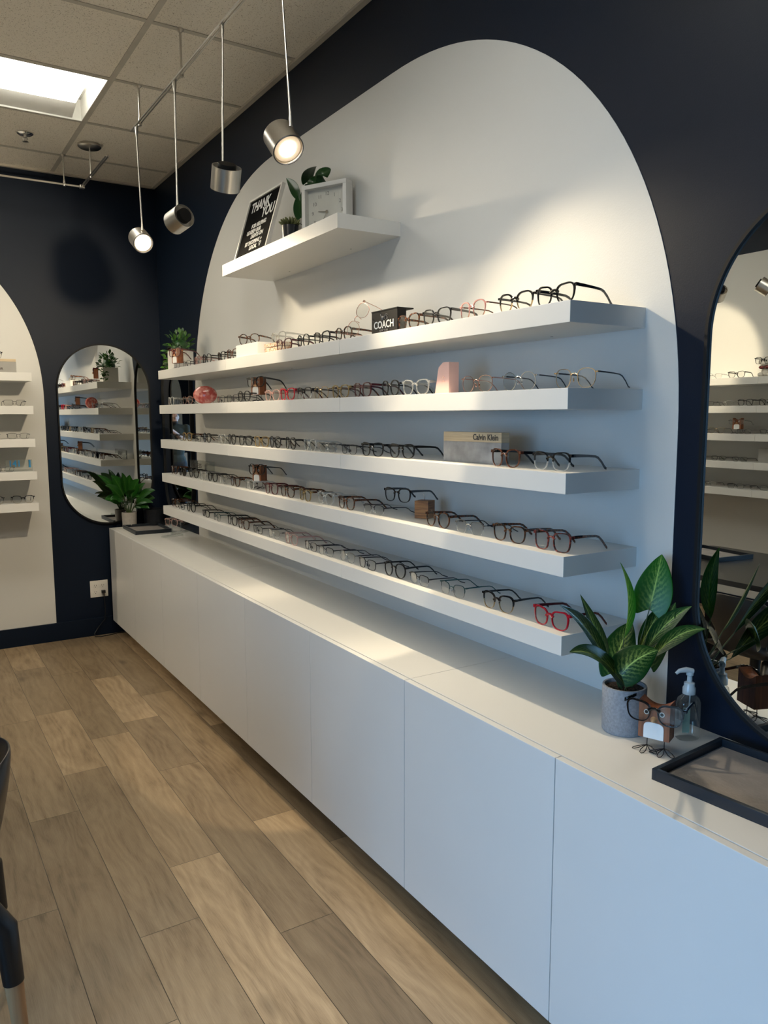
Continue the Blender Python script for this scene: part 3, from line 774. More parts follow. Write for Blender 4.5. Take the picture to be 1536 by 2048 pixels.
# ------------------------------------------------------------------ owl-shaped wooden glasses stands
def owl(x, y, z, yaw, lab, s=1., glasses=None, glab=''):
    t = thing('owl_display_stand', lab, 'display stand', (x, y, z), (0, 0, R(yaw)), 'wooden owl glasses stands'); t.scale = (s, s, s)
    w, d, z0, h = .034, .019, .034, .086
    top = [(w - 2 * w * i / 12, z0 + h - .016 * (1 - ((i - 6) / 6) ** 2)) for i in range(13)]
    b = B(); b.prism([(-w, z0), (w, z0)] + top, (-d, d), lambda a, c, e: V((a, e, c))); b.build('body', 'walnut', t)
    bel = [(-.022, z0 + .001), (.022, z0 + .001)] + [(.022 * math.cos(PI * i / 16 * 1.0) if 0 else .022 * math.copysign(abs(math.cos(PI * i / 16)) ** .6, math.cos(PI * i / 16)), z0 + .022 + .016 * abs(math.sin(PI * i / 16)) ** .6) for i in range(17)]
    b = B(); b.prism(bel, (-d - .0015, -d + .001), lambda a, c, e: V((a, e, c))); b.build('white_belly', 'lettwhite', t)
    b = B(); b.lathe([(.0, 0), (.008, 0), (.006, .006), (.003, .011), (0, .013)], 12); 
    for v in b.bm.verts: v.co = V((v.co.x, -d - v.co.z, z0 + .045 + v.co.y * .9))
    b.build('beak', 'beakwood', t, 40)
    for sx in (-1, 1):
        b = B(); b.tube([(sx * .017 + .0048 * math.cos(2 * PI * k / 18), -d - .0008, z0 + .060 + .0048 * math.sin(2 * PI * k / 18)) for k in range(18)], .0010, 6, closed=True)
        b.setm(1); b.cyl((sx * .017, -d - .001, z0 + .060), (sx * .017, -d + .001, z0 + .060), .0038, None, 14)
        b.build('eye', ['potwhite', 'mattblack'], t, 40)
    for sx in (-1, 1):
        b = B(); fx = sx * .019
        b.tube([(fx, 0, z0 + .001), (fx, 0, .010)], .0011, 6)
        for ang in (-150, -95, -35, 75):
            a = R(ang); L_ = .032 if ang < 0 else .016
            dx, dy = math.cos(a), math.sin(a); px, py = -dy, dx
            lp = [(.0, .0, .011), (.30, .0035, .0085), (.62, .0058, .005), (.90, .0045, .002), (1., .0, .0012), (.90, -.0045, .002), (.62, -.0058, .004), (.30, -.0035, .0075), (.0, .0, .010)]
            b.tube([(fx + dx * L_ * q + px * o_, dy * L_ * q + py * o_, z_) for q, o_, z_ in lp], .0010, 5)
        b.build('wire_foot', 'black', t, 50)
    if glasses:
        m = Matrix.Rotation(R(yaw), 3, 'Z'); off = m @ V((0, -(d + .006) * s, 0))
        g = place_glasses(glasses, x + off.x, y + off.y, z + (z0 + .037) * s, yaw, glab, None, R(-3))
    return t
owl(-.198, 1.085, .744, -68, 'large wooden owl stand with wire feet beside the grey pot on the worktop', 1., 'blackbold', 'glossy black eyeglasses worn by the owl beside the grey pot')
owl(-.165, 3.37, 1.155, -75, 'wooden owl stand in the middle of the fourth long shelf', .92, 'blackround', 'round black eyeglasses worn by the owl on the fourth long shelf')
owl(-.165, 3.36, 1.555, -75, 'wooden owl stand behind the glasses on the second long shelf', .95, 'blackbold', 'dark eyeglasses worn by the owl on the second long shelf')
owl(-.215, 4.385, 1.755, -78, 'wooden owl stand before the white planter on the top long shelf', .95, 'burg', 'dark red eyeglasses worn by the owl before the white planter')
owl(XL + .19, 3.43, 1.355, 85, 'wooden owl stand reflected in the near mirror', .95, 'gun', 'thin eyeglasses worn by the owl reflected in the near mirror')

# ------------------------------------------------------------------ leaves
def leaf_mesh(b, uvl, p0, p1, p2, w, nrm, fold=.25, kind='lance', seg=12, cup=0., wave=0.):
    p0, p1, p2 = V(p0), V(p1), V(p2); nrm = V(nrm).normalized(); rows = []
    for i in range(seg + 1):
        t = i / seg
        c = p0 * (1 - t) ** 2 + p1 * 2 * t * (1 - t) + p2 * t * t
        tg = ((p1 - p0) * 2 * (1 - t) + (p2 - p1) * 2 * t).normalized()
        sd = tg.cross(nrm); sd = sd.normalized() if sd.length > 1e-4 else V((1, 0, 0)); n2 = sd.cross(tg).normalized()
        if kind == 'heart': prof = (math.sin(PI * min(1, (t + .10) / 1.10) ** .70)) ** .75 if t < 1 else 0
        elif kind == 'round': prof = math.sqrt(max(0, 1 - (2 * t - 1) ** 2))
        else: prof = math.sin(PI * t ** .85) ** .9 if 0 < t < 1 else 0
        prof = max(prof, .015)
        row = []
        for j in range(-3, 4):
            v = j / 3; back = (-.50 * w * (1 - t) ** 3 * abs(v) if kind == 'heart' else 0)
            off = sd * (w * prof * v) + n2 * (abs(v) * fold * w * prof + wave * w * math.sin(t * 14 + v * 2) * abs(v)) + tg * back
            row.append(b.bm.verts.new(c + off))
        rows.append((row, t))
    for (r0, t0), (r1, t1) in zip(rows[:-1], rows[1:]):
        for j in range(6):
            f = b._f([r0[j], r0[j + 1], r1[j + 1], r1[j]])
            if f:
                for l, (u, v) in zip(f.loops, ((t0, j / 6), (t0, (j + 1) / 6), (t1, (j + 1) / 6), (t1, j / 6))): l[uvl].uv = (u, v)
def leaf(parent, mat, stem0, p0, p1, p2, w, nrm, fold=.25, kind='lance', stemr=.0016, wave=0.):
    b = B(); uvl = b.bm.loops.layers.uv.new('UVMap')
    leaf_mesh(b, uvl, p0, p1, p2, w, nrm, fold, kind, wave=wave)
    me_norm = b
    b2 = B()
    s0, q = V(stem0), V(p0); mid = (s0 + q) / 2 + V((0, 0, .1 * (q - s0).length)) * .3
    bmesh.ops.recalc_face_normals(b.bm, faces=list(b.bm.faces))
    me = bpy.data.meshes.new('leaf'); b.bm.to_mesh(me); b.bm.free(); me.materials.append(M[mat])
    for p in me.polygons: p.use_smooth = True
    o = bpy.data.objects.new('leaf', me); COL.objects.link(o); o.parent = parent
    md = o.modifiers.new('thick', 'SOLIDIFY'); md.thickness = .0007
    ms = o.modifiers.new('sub', 'SUBSURF'); ms.levels = 1; ms.render_levels = 1
    if stemr:
        b2.tube([s0, mid, q, V(p0) * .7 + V(p1) * .3], [stemr * 1.3, stemr, stemr * .8, stemr * .4], 6); b2.build('leaf_stalk', 'stem', o, 60)
    return o

# big variegated plant in the grey concrete pot
PX, PY, PZ = -.165, 1.205, .744
t = thing('potted_plant', 'variegated leafy plant in a round grey concrete pot beside the owl', 'plant', (PX, PY, PZ))
b = B(); b.lathe([(0, 0), (.047, 0), (.050, .004), (.0515, .108), (.0505, .112), (.046, .112), (.045, .100), (0, .100)], 48); b.build('pot', 'concrete', t, 40)
b = B(); b.lathe([(0, .096), (.0452, .096), (.0452, .1035), (0, .105)], 32)
for i in range(70):
    a, r_ = rg.uniform(0, 2 * PI), .043 * math.sqrt(rg.random()); b.ell((r_ * math.cos(a), r_ * math.sin(a), .104), (.004, .003, .0025), 6, 4, Matrix.Rotation(a, 3, 'Z'))
b.build('bark_soil', 'soil', t, 30)
def L3(x, y, z): return (x - PX, y - PY, z - PZ)
CAM = V((-1.595, 0, 1.49)); TOCAM = (CAM - V((PX, PY, .95))).normalized()
base = (0, 0, .098)
leaf(t, 'varieg2', (.01, 0, .1), L3(-.093, 1.20, 1.031), L3(-.080, 1.195, 1.09), L3(-.056, 1.20, 1.160), .045, TOCAM + V((0, 0, .1)), .08, 'heart')
leaf(t, 'varieg2', (-.003, .005, .1), L3(-.180, 1.20, .972), L3(-.150, 1.20, 1.065), L3(-.202, 1.20, 1.157), .020, V((-1, .45, .1)), -.55, 'lance')
leaf(t, 'varieg', (-.01, .005, .1), L3(-.232, 1.20, .930), L3(-.278, 1.19, 1.00), L3(-.350, 1.18, 1.104), .015, V((-.6, -.5, .6)), .5, 'lance')
leaf(t, 'varieg', (-.012, -.005, .1), L3(-.250, 1.18, .926), L3(-.350, 1.16, 1.05), L3(-.450, 1.14, 1.100), .018, V((-.5, -.6, .6)), .4, 'lance')
leaf(t, 'varieg', (-.01, -.01, .1), L3(-.215, 1.16, .872), L3(-.340, 1.13, 1.000), L3(-.460, 1.10, 1.012), .028, TOCAM + V((0, 0, .6)), .2, 'lance')
leaf(t, 'varieg', (.0, -.01, .1), L3(-.268, 1.13, .922), L3(-.245, 1.11, .965), L3(-.195, 1.09, .975), .040, TOCAM + V((0, 0, .15)), -.22, 'heart', stemr=.0012)
leaf(t, 'varieg', (-.005, .005, .1), L3(-.210, 1.20, .895), L3(-.185, 1.21, .955), L3(-.130, 1.22, 1.000), .040, TOCAM + V((-.1, 0, .1)), .18, 'heart')
leaf(t, 'varieg', (.008, .008, .1), L3(-.112, 1.21, .925), L3(-.070, 1.22, .985), L3(-.022, 1.19, 1.054), .019, V((-.8, -.5, .4)), .4, 'lance')
leaf(t, 'varieg', (.012, .0, .1), L3(-.130, 1.18, .935), L3(-.075, 1.17, 1.010), L3(-.030, 1.13, 1.044), .021, V((-.8, -.45, .5)), .35, 'lance')
leaf(t, 'varieg', (.014, -.006, .1), L3(-.140, 1.15, .930), L3(-.065, 1.14, .995), L3(-.030, 1.09, .998), .020, V((-.7, -.45, .65)), .3, 'lance')
leaf(t, 'varieg', (.01, .0, .1), L3(-.10, 1.19, .90), L3(-.075, 1.18, .98), L3(-.050, 1.16, 1.05), .036, V((1, -.25, .15)), .12, 'heart')
leaf(t, 'varieg', (.0, .012, .1), L3(-.15, 1.23, .89), L3(-.12, 1.26, .96), L3(-.07, 1.29, .97), .03, V((-.3, .2, .9)), .3, 'lance')

# green plant in the pale grey pot at the far end of the worktop
FX, FY = -.285, 5.335
t = thing('potted_plant', 'bushy green plant in a small pale grey pot at the far worktop end', 'plant', (FX, FY, .744))
b = B(); b.lathe([(0, 0), (.046, 0), (.049, .105), (.045, .105), (.044, .095), (0, .095)], 32); b.build('pot', 'potgrey', t, 40)
b = B(); b.lathe([(0, .09), (.0445, .09), (.0445, .097), (0, .099)], 24); b.build('soil', 'soil', t, 40)
FL = [(-.21, -.06, .37), (-.17, -.10, .30), (-.12, -.05, .36), (-.06, -.09, .38), (.00, -.06, .36), (.05, -.10, .33), (.10, -.06, .30), (.16, -.08, .25), (.17, -.03, .19), (.13, -.12, .17), (-.15, -.14, .21), (-.10, -.15, .19), (.03, -.16, .22), (-.02, -.18, .27), (.08, .02, .27), (-.10, .03, .28), (.11, -.10, .13), (-.16, -.02, .20)]
for i, (dx, dy, dz) in enumerate(FL):
    r0 = V((dx * .28, dy * .28 * .7, .14 + (dz - .14) * .35)); tip = V((dx, dy, dz)); mid = (r0 + tip) / 2 + V((0, 0, .035))
    leaf(t, 'glossleaf', (dx * .06, dy * .06, .095), r0, mid, tip, .024 + .007 * (i % 3), V((-.25, -.75, .6)) + V((rg.uniform(-.2, .2), 0, 0)), .22, 'lance', .0022)
# dark round planter beside it
t = tag(B().lathe([(0, 0), (.068, 0), (.074, .115), (.068, .115), (.066, .02), (0, .02)], 40).build('planter_pot', 'potblack', None, 40, (-.115, 5.335, .744)), 'empty round black pot in the far right worktop corner', 'pot')

# trays
def tray(x, y, z, yaw, lx, ly, lab, hh=.024):
    t = thing('presentation_tray', lab, 'tray', (x, y, z), (0, 0, R(yaw)), 'shallow dark trays with grey lining')
    b = B(); w = .010
    b.box(-lx / 2, lx / 2, -ly / 2, ly / 2, 0, .005, .001)
    for q in ((-lx / 2, lx / 2, -ly / 2, -ly / 2 + w), (-lx / 2, lx / 2, ly / 2 - w, ly / 2), (-lx / 2, -lx / 2 + w, -ly / 2 + w, ly / 2 - w), (lx / 2 - w, lx / 2, -ly / 2 + w, ly / 2 - w)): b.box(q[0], q[1], q[2], q[3], .004, hh, .001)
    b.build('tray_rim', 'trayrim', t, 30)
    b = B(); b.box(-lx / 2 + w + .0005, lx / 2 - w - .0005, -ly / 2 + w + .0005, ly / 2 - w - .0005, .0052, .0075, .0006); b.build('lining', 'trayfelt', t)
tray(-.172, .838, .744, 5, .262, .345, 'large slate-blue tray with grey suede lining at the near worktop end')
tray(-.226, 5.125, .744, -1, .232, .345, 'dark tray with grey lining on the far worktop before the grey pot')
# pump bottle
t = thing('pump_bottle', 'clear sanitizer pump bottle behind the owl beside the near mirror', 'bottle', (-.078, 1.092, .744), (0, 0, R(-25)))
b = B()
pr_ = [(.0, 0), (.021, 0), (.024, .004), (.024, .085), (.021, .097), (.012, .106), (.011, .110), (0, .110)]
rings = []
for r_, z in pr_: rings.append([b.bm.verts.new((max(r_, 1e-5) * math.copysign(abs(math.cos(2 * PI * k / 36)) ** .75, math.cos(2 * PI * k / 36)) * 1.15, max(r_, 1e-5) * .8 * math.copysign(abs(math.sin(2 * PI * k / 36)) ** .75, math.sin(2 * PI * k / 36)), z)) for k in range(36)])
for i in range(len(rings) - 1): b.link(rings[i], rings[i + 1])
b.cap(rings[0], True); b.cap(rings[-1]); bo = b.build('bottle_body', 'bottle', t, 50)
b = B(); b.box(-.0235, -.006, -.0200, -.0193, .022, .082, .0002); b.build('bottle_label', 'label', t)
b = B(); b.lathe([(0, .108), (.0145, .108), (.0145, .122), (.012, .126), (.012, .134), (.006, .137), (.0055, .150), (.008, .152), (.008, .160), (0, .161)], 24)
b.build('pump_collar', 'pump', t, 40)
b = B(); b.tube([(.006, 0, .160), (-.010, 0, .165), (-.026, 0, .163), (-.034, 0, .157)], [.0075, .0065, .005, .0035], 10); b.build('pump_nozzle', 'pump', t, 50)
b = B(); b.cyl((0, 0, .012), (.003, 0, .110), .0018, None, 8); b.build('dip_tube', 'pump', t, 40)

# ------------------------------------------------------------------ highest shelf
# letter board leaning on the wall
t = thing('letter_board', 'black letter board with white THANK YOU message leaning on the highest shelf', 'sign', (-.236, 3.258, 2.1825), (0, 0, R(-90)))
bw, bh = .352, .288; lean = math.atan2(.088, .285)
piv = bpy.data.objects.new('pivot', None)
bpy.data.objects.remove(piv)
def leanm(a, c, e): return V((a, c * math.sin(lean) + e * math.cos(lean), c * math.cos(lean) - e * math.sin(lean)))
b = B()
for x0, x1, z0, z1 in ((-bw / 2, bw / 2, 0, .010), (-bw / 2, bw / 2, bh - .010, bh), (-bw / 2, -bw / 2 + .010, .010, bh - .010), (bw / 2 - .010, bw / 2, .010, bh - .010)):
    b.prism([(x0, z0), (x1, z0), (x1, z1), (x0, z1)], (-.006, .010), leanm)
b.build('board_frame', 'potwhite', t)
b = B(); b.prism([(-bw / 2 + .01, .010), (bw / 2 - .01, .010), (bw / 2 - .01, bh - .01), (-bw / 2 + .01, bh - .01)], (0, .008), leanm)
for i in range(45):
    zz = .014 + i * .0061; b.prism([(-bw / 2 + .011, zz), (bw / 2 - .011, zz), (bw / 2 - .011, zz + .003), (-bw / 2 + .011, zz + .003)], (-.0008, .0005), leanm)
bd = b.build('felt_panel', 'felt', t)
def btxt(s_, size, x, z, sx=.85, bold=.0008):
    p = leanm(x, z, -.0014); o = text(s_, size, 'lettwhite', t, p, (PI / 2 - lean, 0, 0), 'white_letters', .0006, 0., sx, bold); return o
btxt('THANK', .066, -.030, .238, .90, .0012); btxt('YOU', .066, .078, .190, .90, .0012)
btxt('FOR HELPING', .027, .010, .142, .95, .0006); btxt('US KEEP OUR', .027, -.028, .116, .95, .0006); btxt('LIGHTS ON', .027, .020, .092, .95, .0006)
btxt('BY SHOPPING +', .027, .000, .062, .95, .0006); btxt('LOCAL', .027, .012, .037, .95, .0006); btxt('\u2661', .030, .085, .038, 1.)
# dark pot with succulent
t = thing('potted_succulent', 'small olive succulent in a glossy black pot on the highest shelf', 'plant', (-.185, 2.955, 2.1823))
b = B(); b.lathe([(0, 0), (.030, 0), (.034, .07), (.031, .07), (.030, .06), (0, .06)], 32); b.build('pot', 'potblack', t, 40)
b = B()
for i in range(26):
    a = i * 2.399; tl = .25 + .9 * (i / 26); r_ = .006 + .012 * i / 26
    q = Matrix.Rotation(a, 3, 'Z') @ Matrix.Rotation(tl, 3, 'Y')
    c = V((math.cos(a) * r_, math.sin(a) * r_, .068)) + q @ V((0, 0, .017))
    b.ell(c, (.0058, .0045, .020), 8, 6, q)
b.build('succulent_rosette', 'succ', t, 60)
# pothos in white pot behind the clock
t = thing('potted_plant', 'heart-leaved green plant in a white pot behind the clock on the highest shelf', 'plant', (-.085, 2.945, 2.1823))
b = B(); b.lathe([(0, 0), (.036, 0), (.042, .068), (.040, .070), (.037, .070), (.036, .06), (0, .06)], 32); b.build('pot', 'potwhite', t, 40)
b = B(); b.lathe([(0, .055), (.0362, .055), (.0362, .062), (0, .063)], 24); b.build('soil', 'soil', t, 40)
TOC2 = (CAM - V((-.1, 2.9, 2.35))).normalized()
PL = [((-.02, .08, .19), (-.02, .12, .26), (-.03, .19, .31), .024, 'lance', V((-.8, -.3, .1))),
      ((-.03, .05, .12), (-.03, .07, .17), (-.02, .10, .22), .028, 'heart', TOC2),
      ((-.03, -.01, .16), (-.03, .0, .20), (-.02, .02, .24), .028, 'heart', TOC2),
      ((-.03, .06, .04), (-.04, .07, .02), (-.04, .065, -.015 + .06), .030, 'round', TOC2),
      ((.0, .05, .265), (-.02, .00, .305), (-.03, -.09, .285), .030, 'heart', V((-.35, 0, 1))),
      ((.0, .0, .24), (-.02, -.05, .25), (-.03, -.09, .20), .040, 'heart', TOC2 + V((0, 0, .3))),
      ((.0, -.08, .24), (-.02, -.13, .27), (-.03, -.18, .22), .036, 'heart', TOC2 + V((0, 0, .4))),
      ((-.01, .02, .22), (-.02, .03, .235), (-.02, .06, .215), .016, 'lance', V((-.3, 0, 1))),
      ((-.02, .13, .12), (-.03, .17, .15), (-.03, .20, .11), .026, 'lance', V((-.4, -.1, .9))),
      ((-.02, -.02, .10), (-.03, -.03, .14), (-.03, -.05, .17), .030, 'heart', TOC2)]
for p0, p1, p2, w, k, nn in PL: leaf(t, 'pothosleaf', (0, 0, .06), p0, p1, p2, w, nn, .15, k, .0016)
# clock
ca, cb_ = V((-.163, 2.895, 0)), V((-.066, 2.705, 0)); mid = (ca + cb_) / 2; yaw = math.atan2((cb_ - ca).y, (cb_ - ca).x)
t = thing('table_clock', 'square white box clock with silver hands on the highest shelf', 'clock', (mid.x, mid.y, 2.1823), (0, 0, yaw))
w = .212; b = B(); dp = .046
for q in ((-w / 2, w / 2, 0, .016), (-w / 2, w / 2, w - .016, w), (-w / 2, -w / 2 + .016, .016, w - .016), (w / 2 - .016, w / 2, .016, w - .016)): b.box(q[0], q[1], 0, dp, q[2], q[3], .0015)
b.box(-w / 2 + .015, w / 2 - .015, dp - .008, dp - .001, .015, w - .015)
b.build('clock_case', 'white', t, 30)
b = B(); b.box(-w / 2 + .0155, w / 2 - .0155, .026, .028, .0155, w - .0155); b.build('clock_face', 'potwhite', t)
for i in range(1, 13):
    a = PI / 2 - i * PI / 6; text(str(i), .020, 'lettgrey', t, (.070 * math.cos(a), .0255, w / 2 + .070 * math.sin(a)), (PI / 2, 0, 0), 'numeral', .0002)
for nm, a, l, wd in (('hour_hand', R(172), .040, .0022), ('minute_hand', R(238), .066, .0015)):
    b = B(); c = V((0, .022, w / 2)); e = c + V((math.cos(a) * l, 0, math.sin(a) * l)); b.tube([c - (e - c) * .12, e], wd, 4); b.build(nm, 'silver', t)
b = B(); b.cyl((0, .027, w / 2), (0, .020, w / 2), .006, None, 16); b.build('hand_boss', 'silver', t, 40)
b = B(); b.box(-w / 2 + .0155, w / 2 - .0155, .006, .0075, .0155, w - .0155); b.build('clock_glass', 'lens', t)

# ------------------------------------------------------------------ display blocks and brand signs
# black sign, top long shelf
t = thing('sign_block', 'black sign block with white lettering and carriage mark on the top long shelf', 'sign', (-.222, 2.185, 1.7553), (0, 0, R(-90)))
b = B(); b.box(-.078, .078, 0, .034, 0, .074, .0006); b.setm(0); b.box(-.079, .079, -.001, .062, .074, .078, .0006); b.build('sign_body', 'mattblack', t)
text('COACH', .033, 'lettwhite', t, (-.002, -.0006, .030), (PI / 2, 0, 0), 'lettering', .0003, 0, 1.02, .0006)
text('NEW YORK', .010, 'lettgrey', t, (-.002, -.0006, .012), (PI / 2, 0, 0), 'lettering', .0003)
b = B()   # small horse-and-carriage mark
b.tube([(.010 + .007 * math.cos(2 * PI * k / 14), -.0007, .052 + .007 * math.sin(2 * PI * k / 14)) for k in range(14)], .0007, 4, closed=True)
b.tube([(.019 + .004 * math.cos(2 * PI * k / 12), -.0007, .049 + .004 * math.sin(2 * PI * k / 12)) for k in range(12)], .0006, 4, closed=True)
b.tube([(.022, -.0007, .060), (.012, -.0007, .063), (.004, -.0007, .060), (.003, -.0007, .054)], .0010, 4)
b.ell((-.010, -.0007, .055), (.008, .0006, .0035), 10, 6); b.tube([(-.016, -.0007, .056), (-.020, -.0007, .063)], .0014, 5); b.ell((-.0215, -.0007, .0635), (.003, .0006, .0015), 8, 5)
for q in (-.016, -.012, -.007, -.004): b.tube([(q, -.0007, .054), (q - .001, -.0007, .046)], .0007, 4)
b.tube([(-.002, -.0007, .055), (.004, -.0007, .053)], .0005, 4)
b.build('carriage_mark', 'lettgrey', t)
g = place_glasses('rose', -.205, 2.315, 1.8123, -58, 'pinkish metal eyeglasses propped up on end beside the black sign block', None); g.rotation_euler = (0, R(-58), R(-58)); g.location = (-.235, 2.300, 1.801)
g = bpy.context.scene.objects[-1] if False else None
# white plinth with glasses, crackle case
b = B(); b.box(-.235, -.12, 3.20, 3.45, 1.7553, 1.812, .003); tag(b.build('display_plinth', 'white'), 'low white plinth block on the top long shelf', 'display block')
place_glasses('tortround', -.205, 3.37, 1.8123, -62, 'dark eyeglasses standing on the low white plinth', None)
t = thing('glasses_case', 'cream crackle-patterned case beside the white plinth', 'glasses case', (-.185, 3.095, 1.7553), (0, 0, R(-90)))
b = B(); b.box(-.082, .082, -.028, .028, 0, .026, .006); b.build('case_base', 'crackle', t, 40)
b = B(); b.box(-.083, .083, -.029, .029, .0265, .044, .007); b.build('case_lid', 'crackle', t, 40)
place_glasses('clear', -.185, 3.10, 1.7998, -86, 'white clear eyeglasses on top of the crackle-patterned case', None)
# pink block, second shelf
t = thing('display_block', 'blush pink wedge display block on the second long shelf', 'display block', (-.19, 1.888, 1.5553), (0, 0, R(-90)))
b = B(); b.prism([(-.036, 0), (.034, 0), (.034, .092), (.004, .092), (-.018, .078)], (-.016, .020), lambda a, c, e: V((e * 1.4, a, c)) if False else V((a, e, c)))
o = b.build('block_body', 'pinkblock', t)
text('JULES', .008, 'rose', t, (.0, -.0165, .040), (PI / 2, 0, 0), 'lettering', .0002) if False else None
b = B(); b.tube([(.002, -.0165, .046), (.008, -.0165, .052), (.014, -.0165, .046)], .0007, 4); b.tube([(.002, -.0165, .034), (.008, -.0165, .040), (.014, -.0165, .034)], .0007, 4); b.build('faint_mark', 'rose', t)
# coral disc, second shelf
b = B(); b.lathe([(0, -.016), (.045, -.016), (.062, -.006), (.062, .006), (.045, .016), (0, .016)], 48)
for v in b.bm.verts: v.co = V((v.co.x, v.co.z, v.co.y * .76 + .0472))
tag(b.build('round_case', 'coral', None, 40, (-.185, 4.03, 1.5553), (0, 0, R(-32))), 'round coral marbled case near the far end of the second long shelf', 'glasses case')
# wood and stone sign, middle shelf
t = thing('sign_block', 'grey stone and pale wood sign block with dark lettering on the middle long shelf', 'sign', (-.178, 1.782, 1.3553), (0, 0, R(-88)))
b = B(); b.box(-.128, .128, 0, .030, 0, .060, .0008); b.build('stone_base', 'marble', t)
b = B(); b.box(-.128, .128, 0, .030, .0603, .088, .0008); b.build('wood_strip', 'ash', t)
text('Calvin Klein', .0235, 'lettdark', t, (.062, -.0006, .0735), (PI / 2, 0, 0), 'lettering', .0003, 0, .95, .0004)
# wooden block with raised glasses, fourth shelf
t = thing('display_block', 'striped walnut cube with a wire pin holding glasses on the fourth long shelf', 'display block', (-.125, 2.09, 1.1553), (0, 0, R(-62)))
b = B(); b.box(-.025, .025, -.025, .025, 0, .058, .0015); b.build('block_body', 'walnuth', t)
b = B(); b.tube([(0, 0, .057), (0, 0, .070), (-.004, -.004, .080)], .0009, 6); b.build('wire_pin', 'silver', t, 50)
place_glasses('black', -.195, 2.155, 1.1553 + .051, -80, 'black rectangular eyeglasses raised on the striped walnut cube', None)
# clear sign, fourth shelf far end
t = thing('sign_block', 'clear acrylic sign block with black lettering on the fourth long shelf', 'sign', (-.082, 4.45, 1.1553), (0, 0, R(-88)))
b = B(); b.box(-.17, .15, 0, .030, 0, .074, .001); b.build('acrylic_block', 'acrylic', t)
b = B(); b.box(-.168, -.118, .0302, .0312, .0, .067); b.build('silver_strip', 'silver', t)
text('GUESS', .036, 'lettdark', t, (-.045, -.0006, .044), (PI / 2, 0, 0), 'lettering', .0003, 0, 1.1, .0008, 1.25)
# white planter, top shelf far end
t = thing('potted_plant', 'trailing green plant in a white square planter at the far end of the top shelf', 'plant', (-.150, 4.535, 1.7553))
b = B()
for q in ((-.058, .058, -.058, -.050), (-.058, .058, .050, .058), (-.058, -.050, -.050, .050), (.050, .058, -.050, .050)): b.box(q[0], q[1], q[2], q[3], 0, .112, .001)
b.box(-.052, .052, -.052, .052, 0, .098); b.build('planter', 'potwhite', t)
rl = random.Random(11)
b = B(); b.lathe([(0, .095), (.046, .098), (.052, .130), (.040, .165), (0, .185)], 14); b.build('stem_mass', 'greenB', t, 60)
for i in range(110 - 12):
    a = rl.uniform(0, 2 * PI); el = rl.uniform(-.2, 1.4); rr = rl.uniform(.045, .085)
    p = V((math.cos(a) * math.cos(el) * rr, math.sin(a) * math.cos(el) * rr, .125 + math.sin(el) * rr * 1.15)); d = V((math.cos(a) * math.cos(el), math.sin(a) * math.cos(el), math.sin(el)))
    if i > 68: # trailing strand on the far side
        s_ = rl.random(); p = V((-.045 + rl.uniform(-.03, .02), .055 + .035 * s_ + rl.uniform(-.01, .02), .12 - .105 * s_)); d = V((rl.uniform(-1, .2), rl.uniform(0, 1), rl.uniform(-.6, .3))).normalized()
    e = p + d * rl.uniform(.024, .038)
    leaf(t, 'greenA' if i % 3 else ('greenB' if i <= 68 else 'greenC'), p, p, (p + e) / 2 + V((0, 0, .005)), e, .0100, V((rl.uniform(-1, 1), rl.uniform(-1, 1), 1)), .2, 'lance', 0)
# acrylic T stands with hanging glasses on the far worktop
for i, (x, y, st) in enumerate(((-.165, 4.775, 'clearpink'), (-.070, 4.905, 'tort'))):
    t = thing('acrylic_stand', ('clear acrylic T-shaped stand nearer the worktop edge, under the lowest shelf', 'clear acrylic T-shaped stand nearer the wall, under the lowest shelf')[i], 'display stand', (x, y, .744), (0, 0, R(18)), 'acrylic glasses stands')
    b = B(); b.box(-.07, .07, -.017, .017, 0, .010, .001); b.build('stand_base', 'acrylic', t)
    b = B(); b.cyl((0, 0, .010), (0, 0, .145), .0055, None, 12); b.build('stand_post', 'acrylic', t, 40)
    b = B(); b.cyl((-.035, 0, .118), (.035, 0, .118), .004, None, 10); b.build('stand_arm', 'acrylic', t, 40)
    place_glasses(st, x - .010, y - .006, .744 + .068, -70, ('blush clear', 'tortoiseshell')[i] + ' eyeglasses hung on the acrylic stand nearer ' + ('the worktop edge', 'the wall')[i], None)
# back wall items
t = thing('sign_block', 'grey sign block with pale wood top at the left picture edge', 'sign', (-1.03, 5.25, 1.7553))
b = B(); b.box(-.09, .09, 0, .05, 0, .066, .001); b.build('stone_base', 'greysign', t)
b = B(); b.box(-.09, .09, 0, .05, .0663, .082, .002); b.build('wood_top', 'ash', t)
text('ANOR', .020, 'lettdark', t, (-.012, -.0006, .022), (PI / 2, 0, 0), 'lettering', .0003, 0, 1, .0006)
b = B(); b.prism([(-.012 - .009, .044), (-.012, .038), (-.012 + .009, .044), (-.012, .050)], (-.0008, 0), lambda a, c, e: V((a, e, c))); b.build('diamond_mark', 'lettdark', t)
place_glasses('blackclear', -1.075, 5.268, 1.7553 + .0822, 0, 'black-topped eyeglasses on the grey block with the pale wood top', None)
t = thing('sign_block', 'clear acrylic sign block with blue numerals on the back wall shelf', 'sign', (-.955, 5.265, 1.1553))
b = B(); b.box(-.075, .075, 0, .022, .0, .070, .001); b.build('acrylic_block', 'acrylic', t)
text('141', .054, 'blue', t, (-.025, -.0006, .046), (PI / 2, 0, 0), 'lettering', .0004, .0, .9, .0010)
b = B(); b.box(.056, .066, -.001, .020, .022, .068); b.build('blue_edge', 'blue', t)
b = B(); b.cyl((0, 0, 0), (0, 0, .045), .0015, None, 8); b.setm(1); b.cyl((0, 0, .045), (-.002, 0, .078), .0035, None, 10)
tag(b.build('display_pin', ['gun', 'potwhite'], None, 40, (-1.06, 5.30, 1.1553)), 'small white-tipped display pin left of the blue numerals', 'display stand')
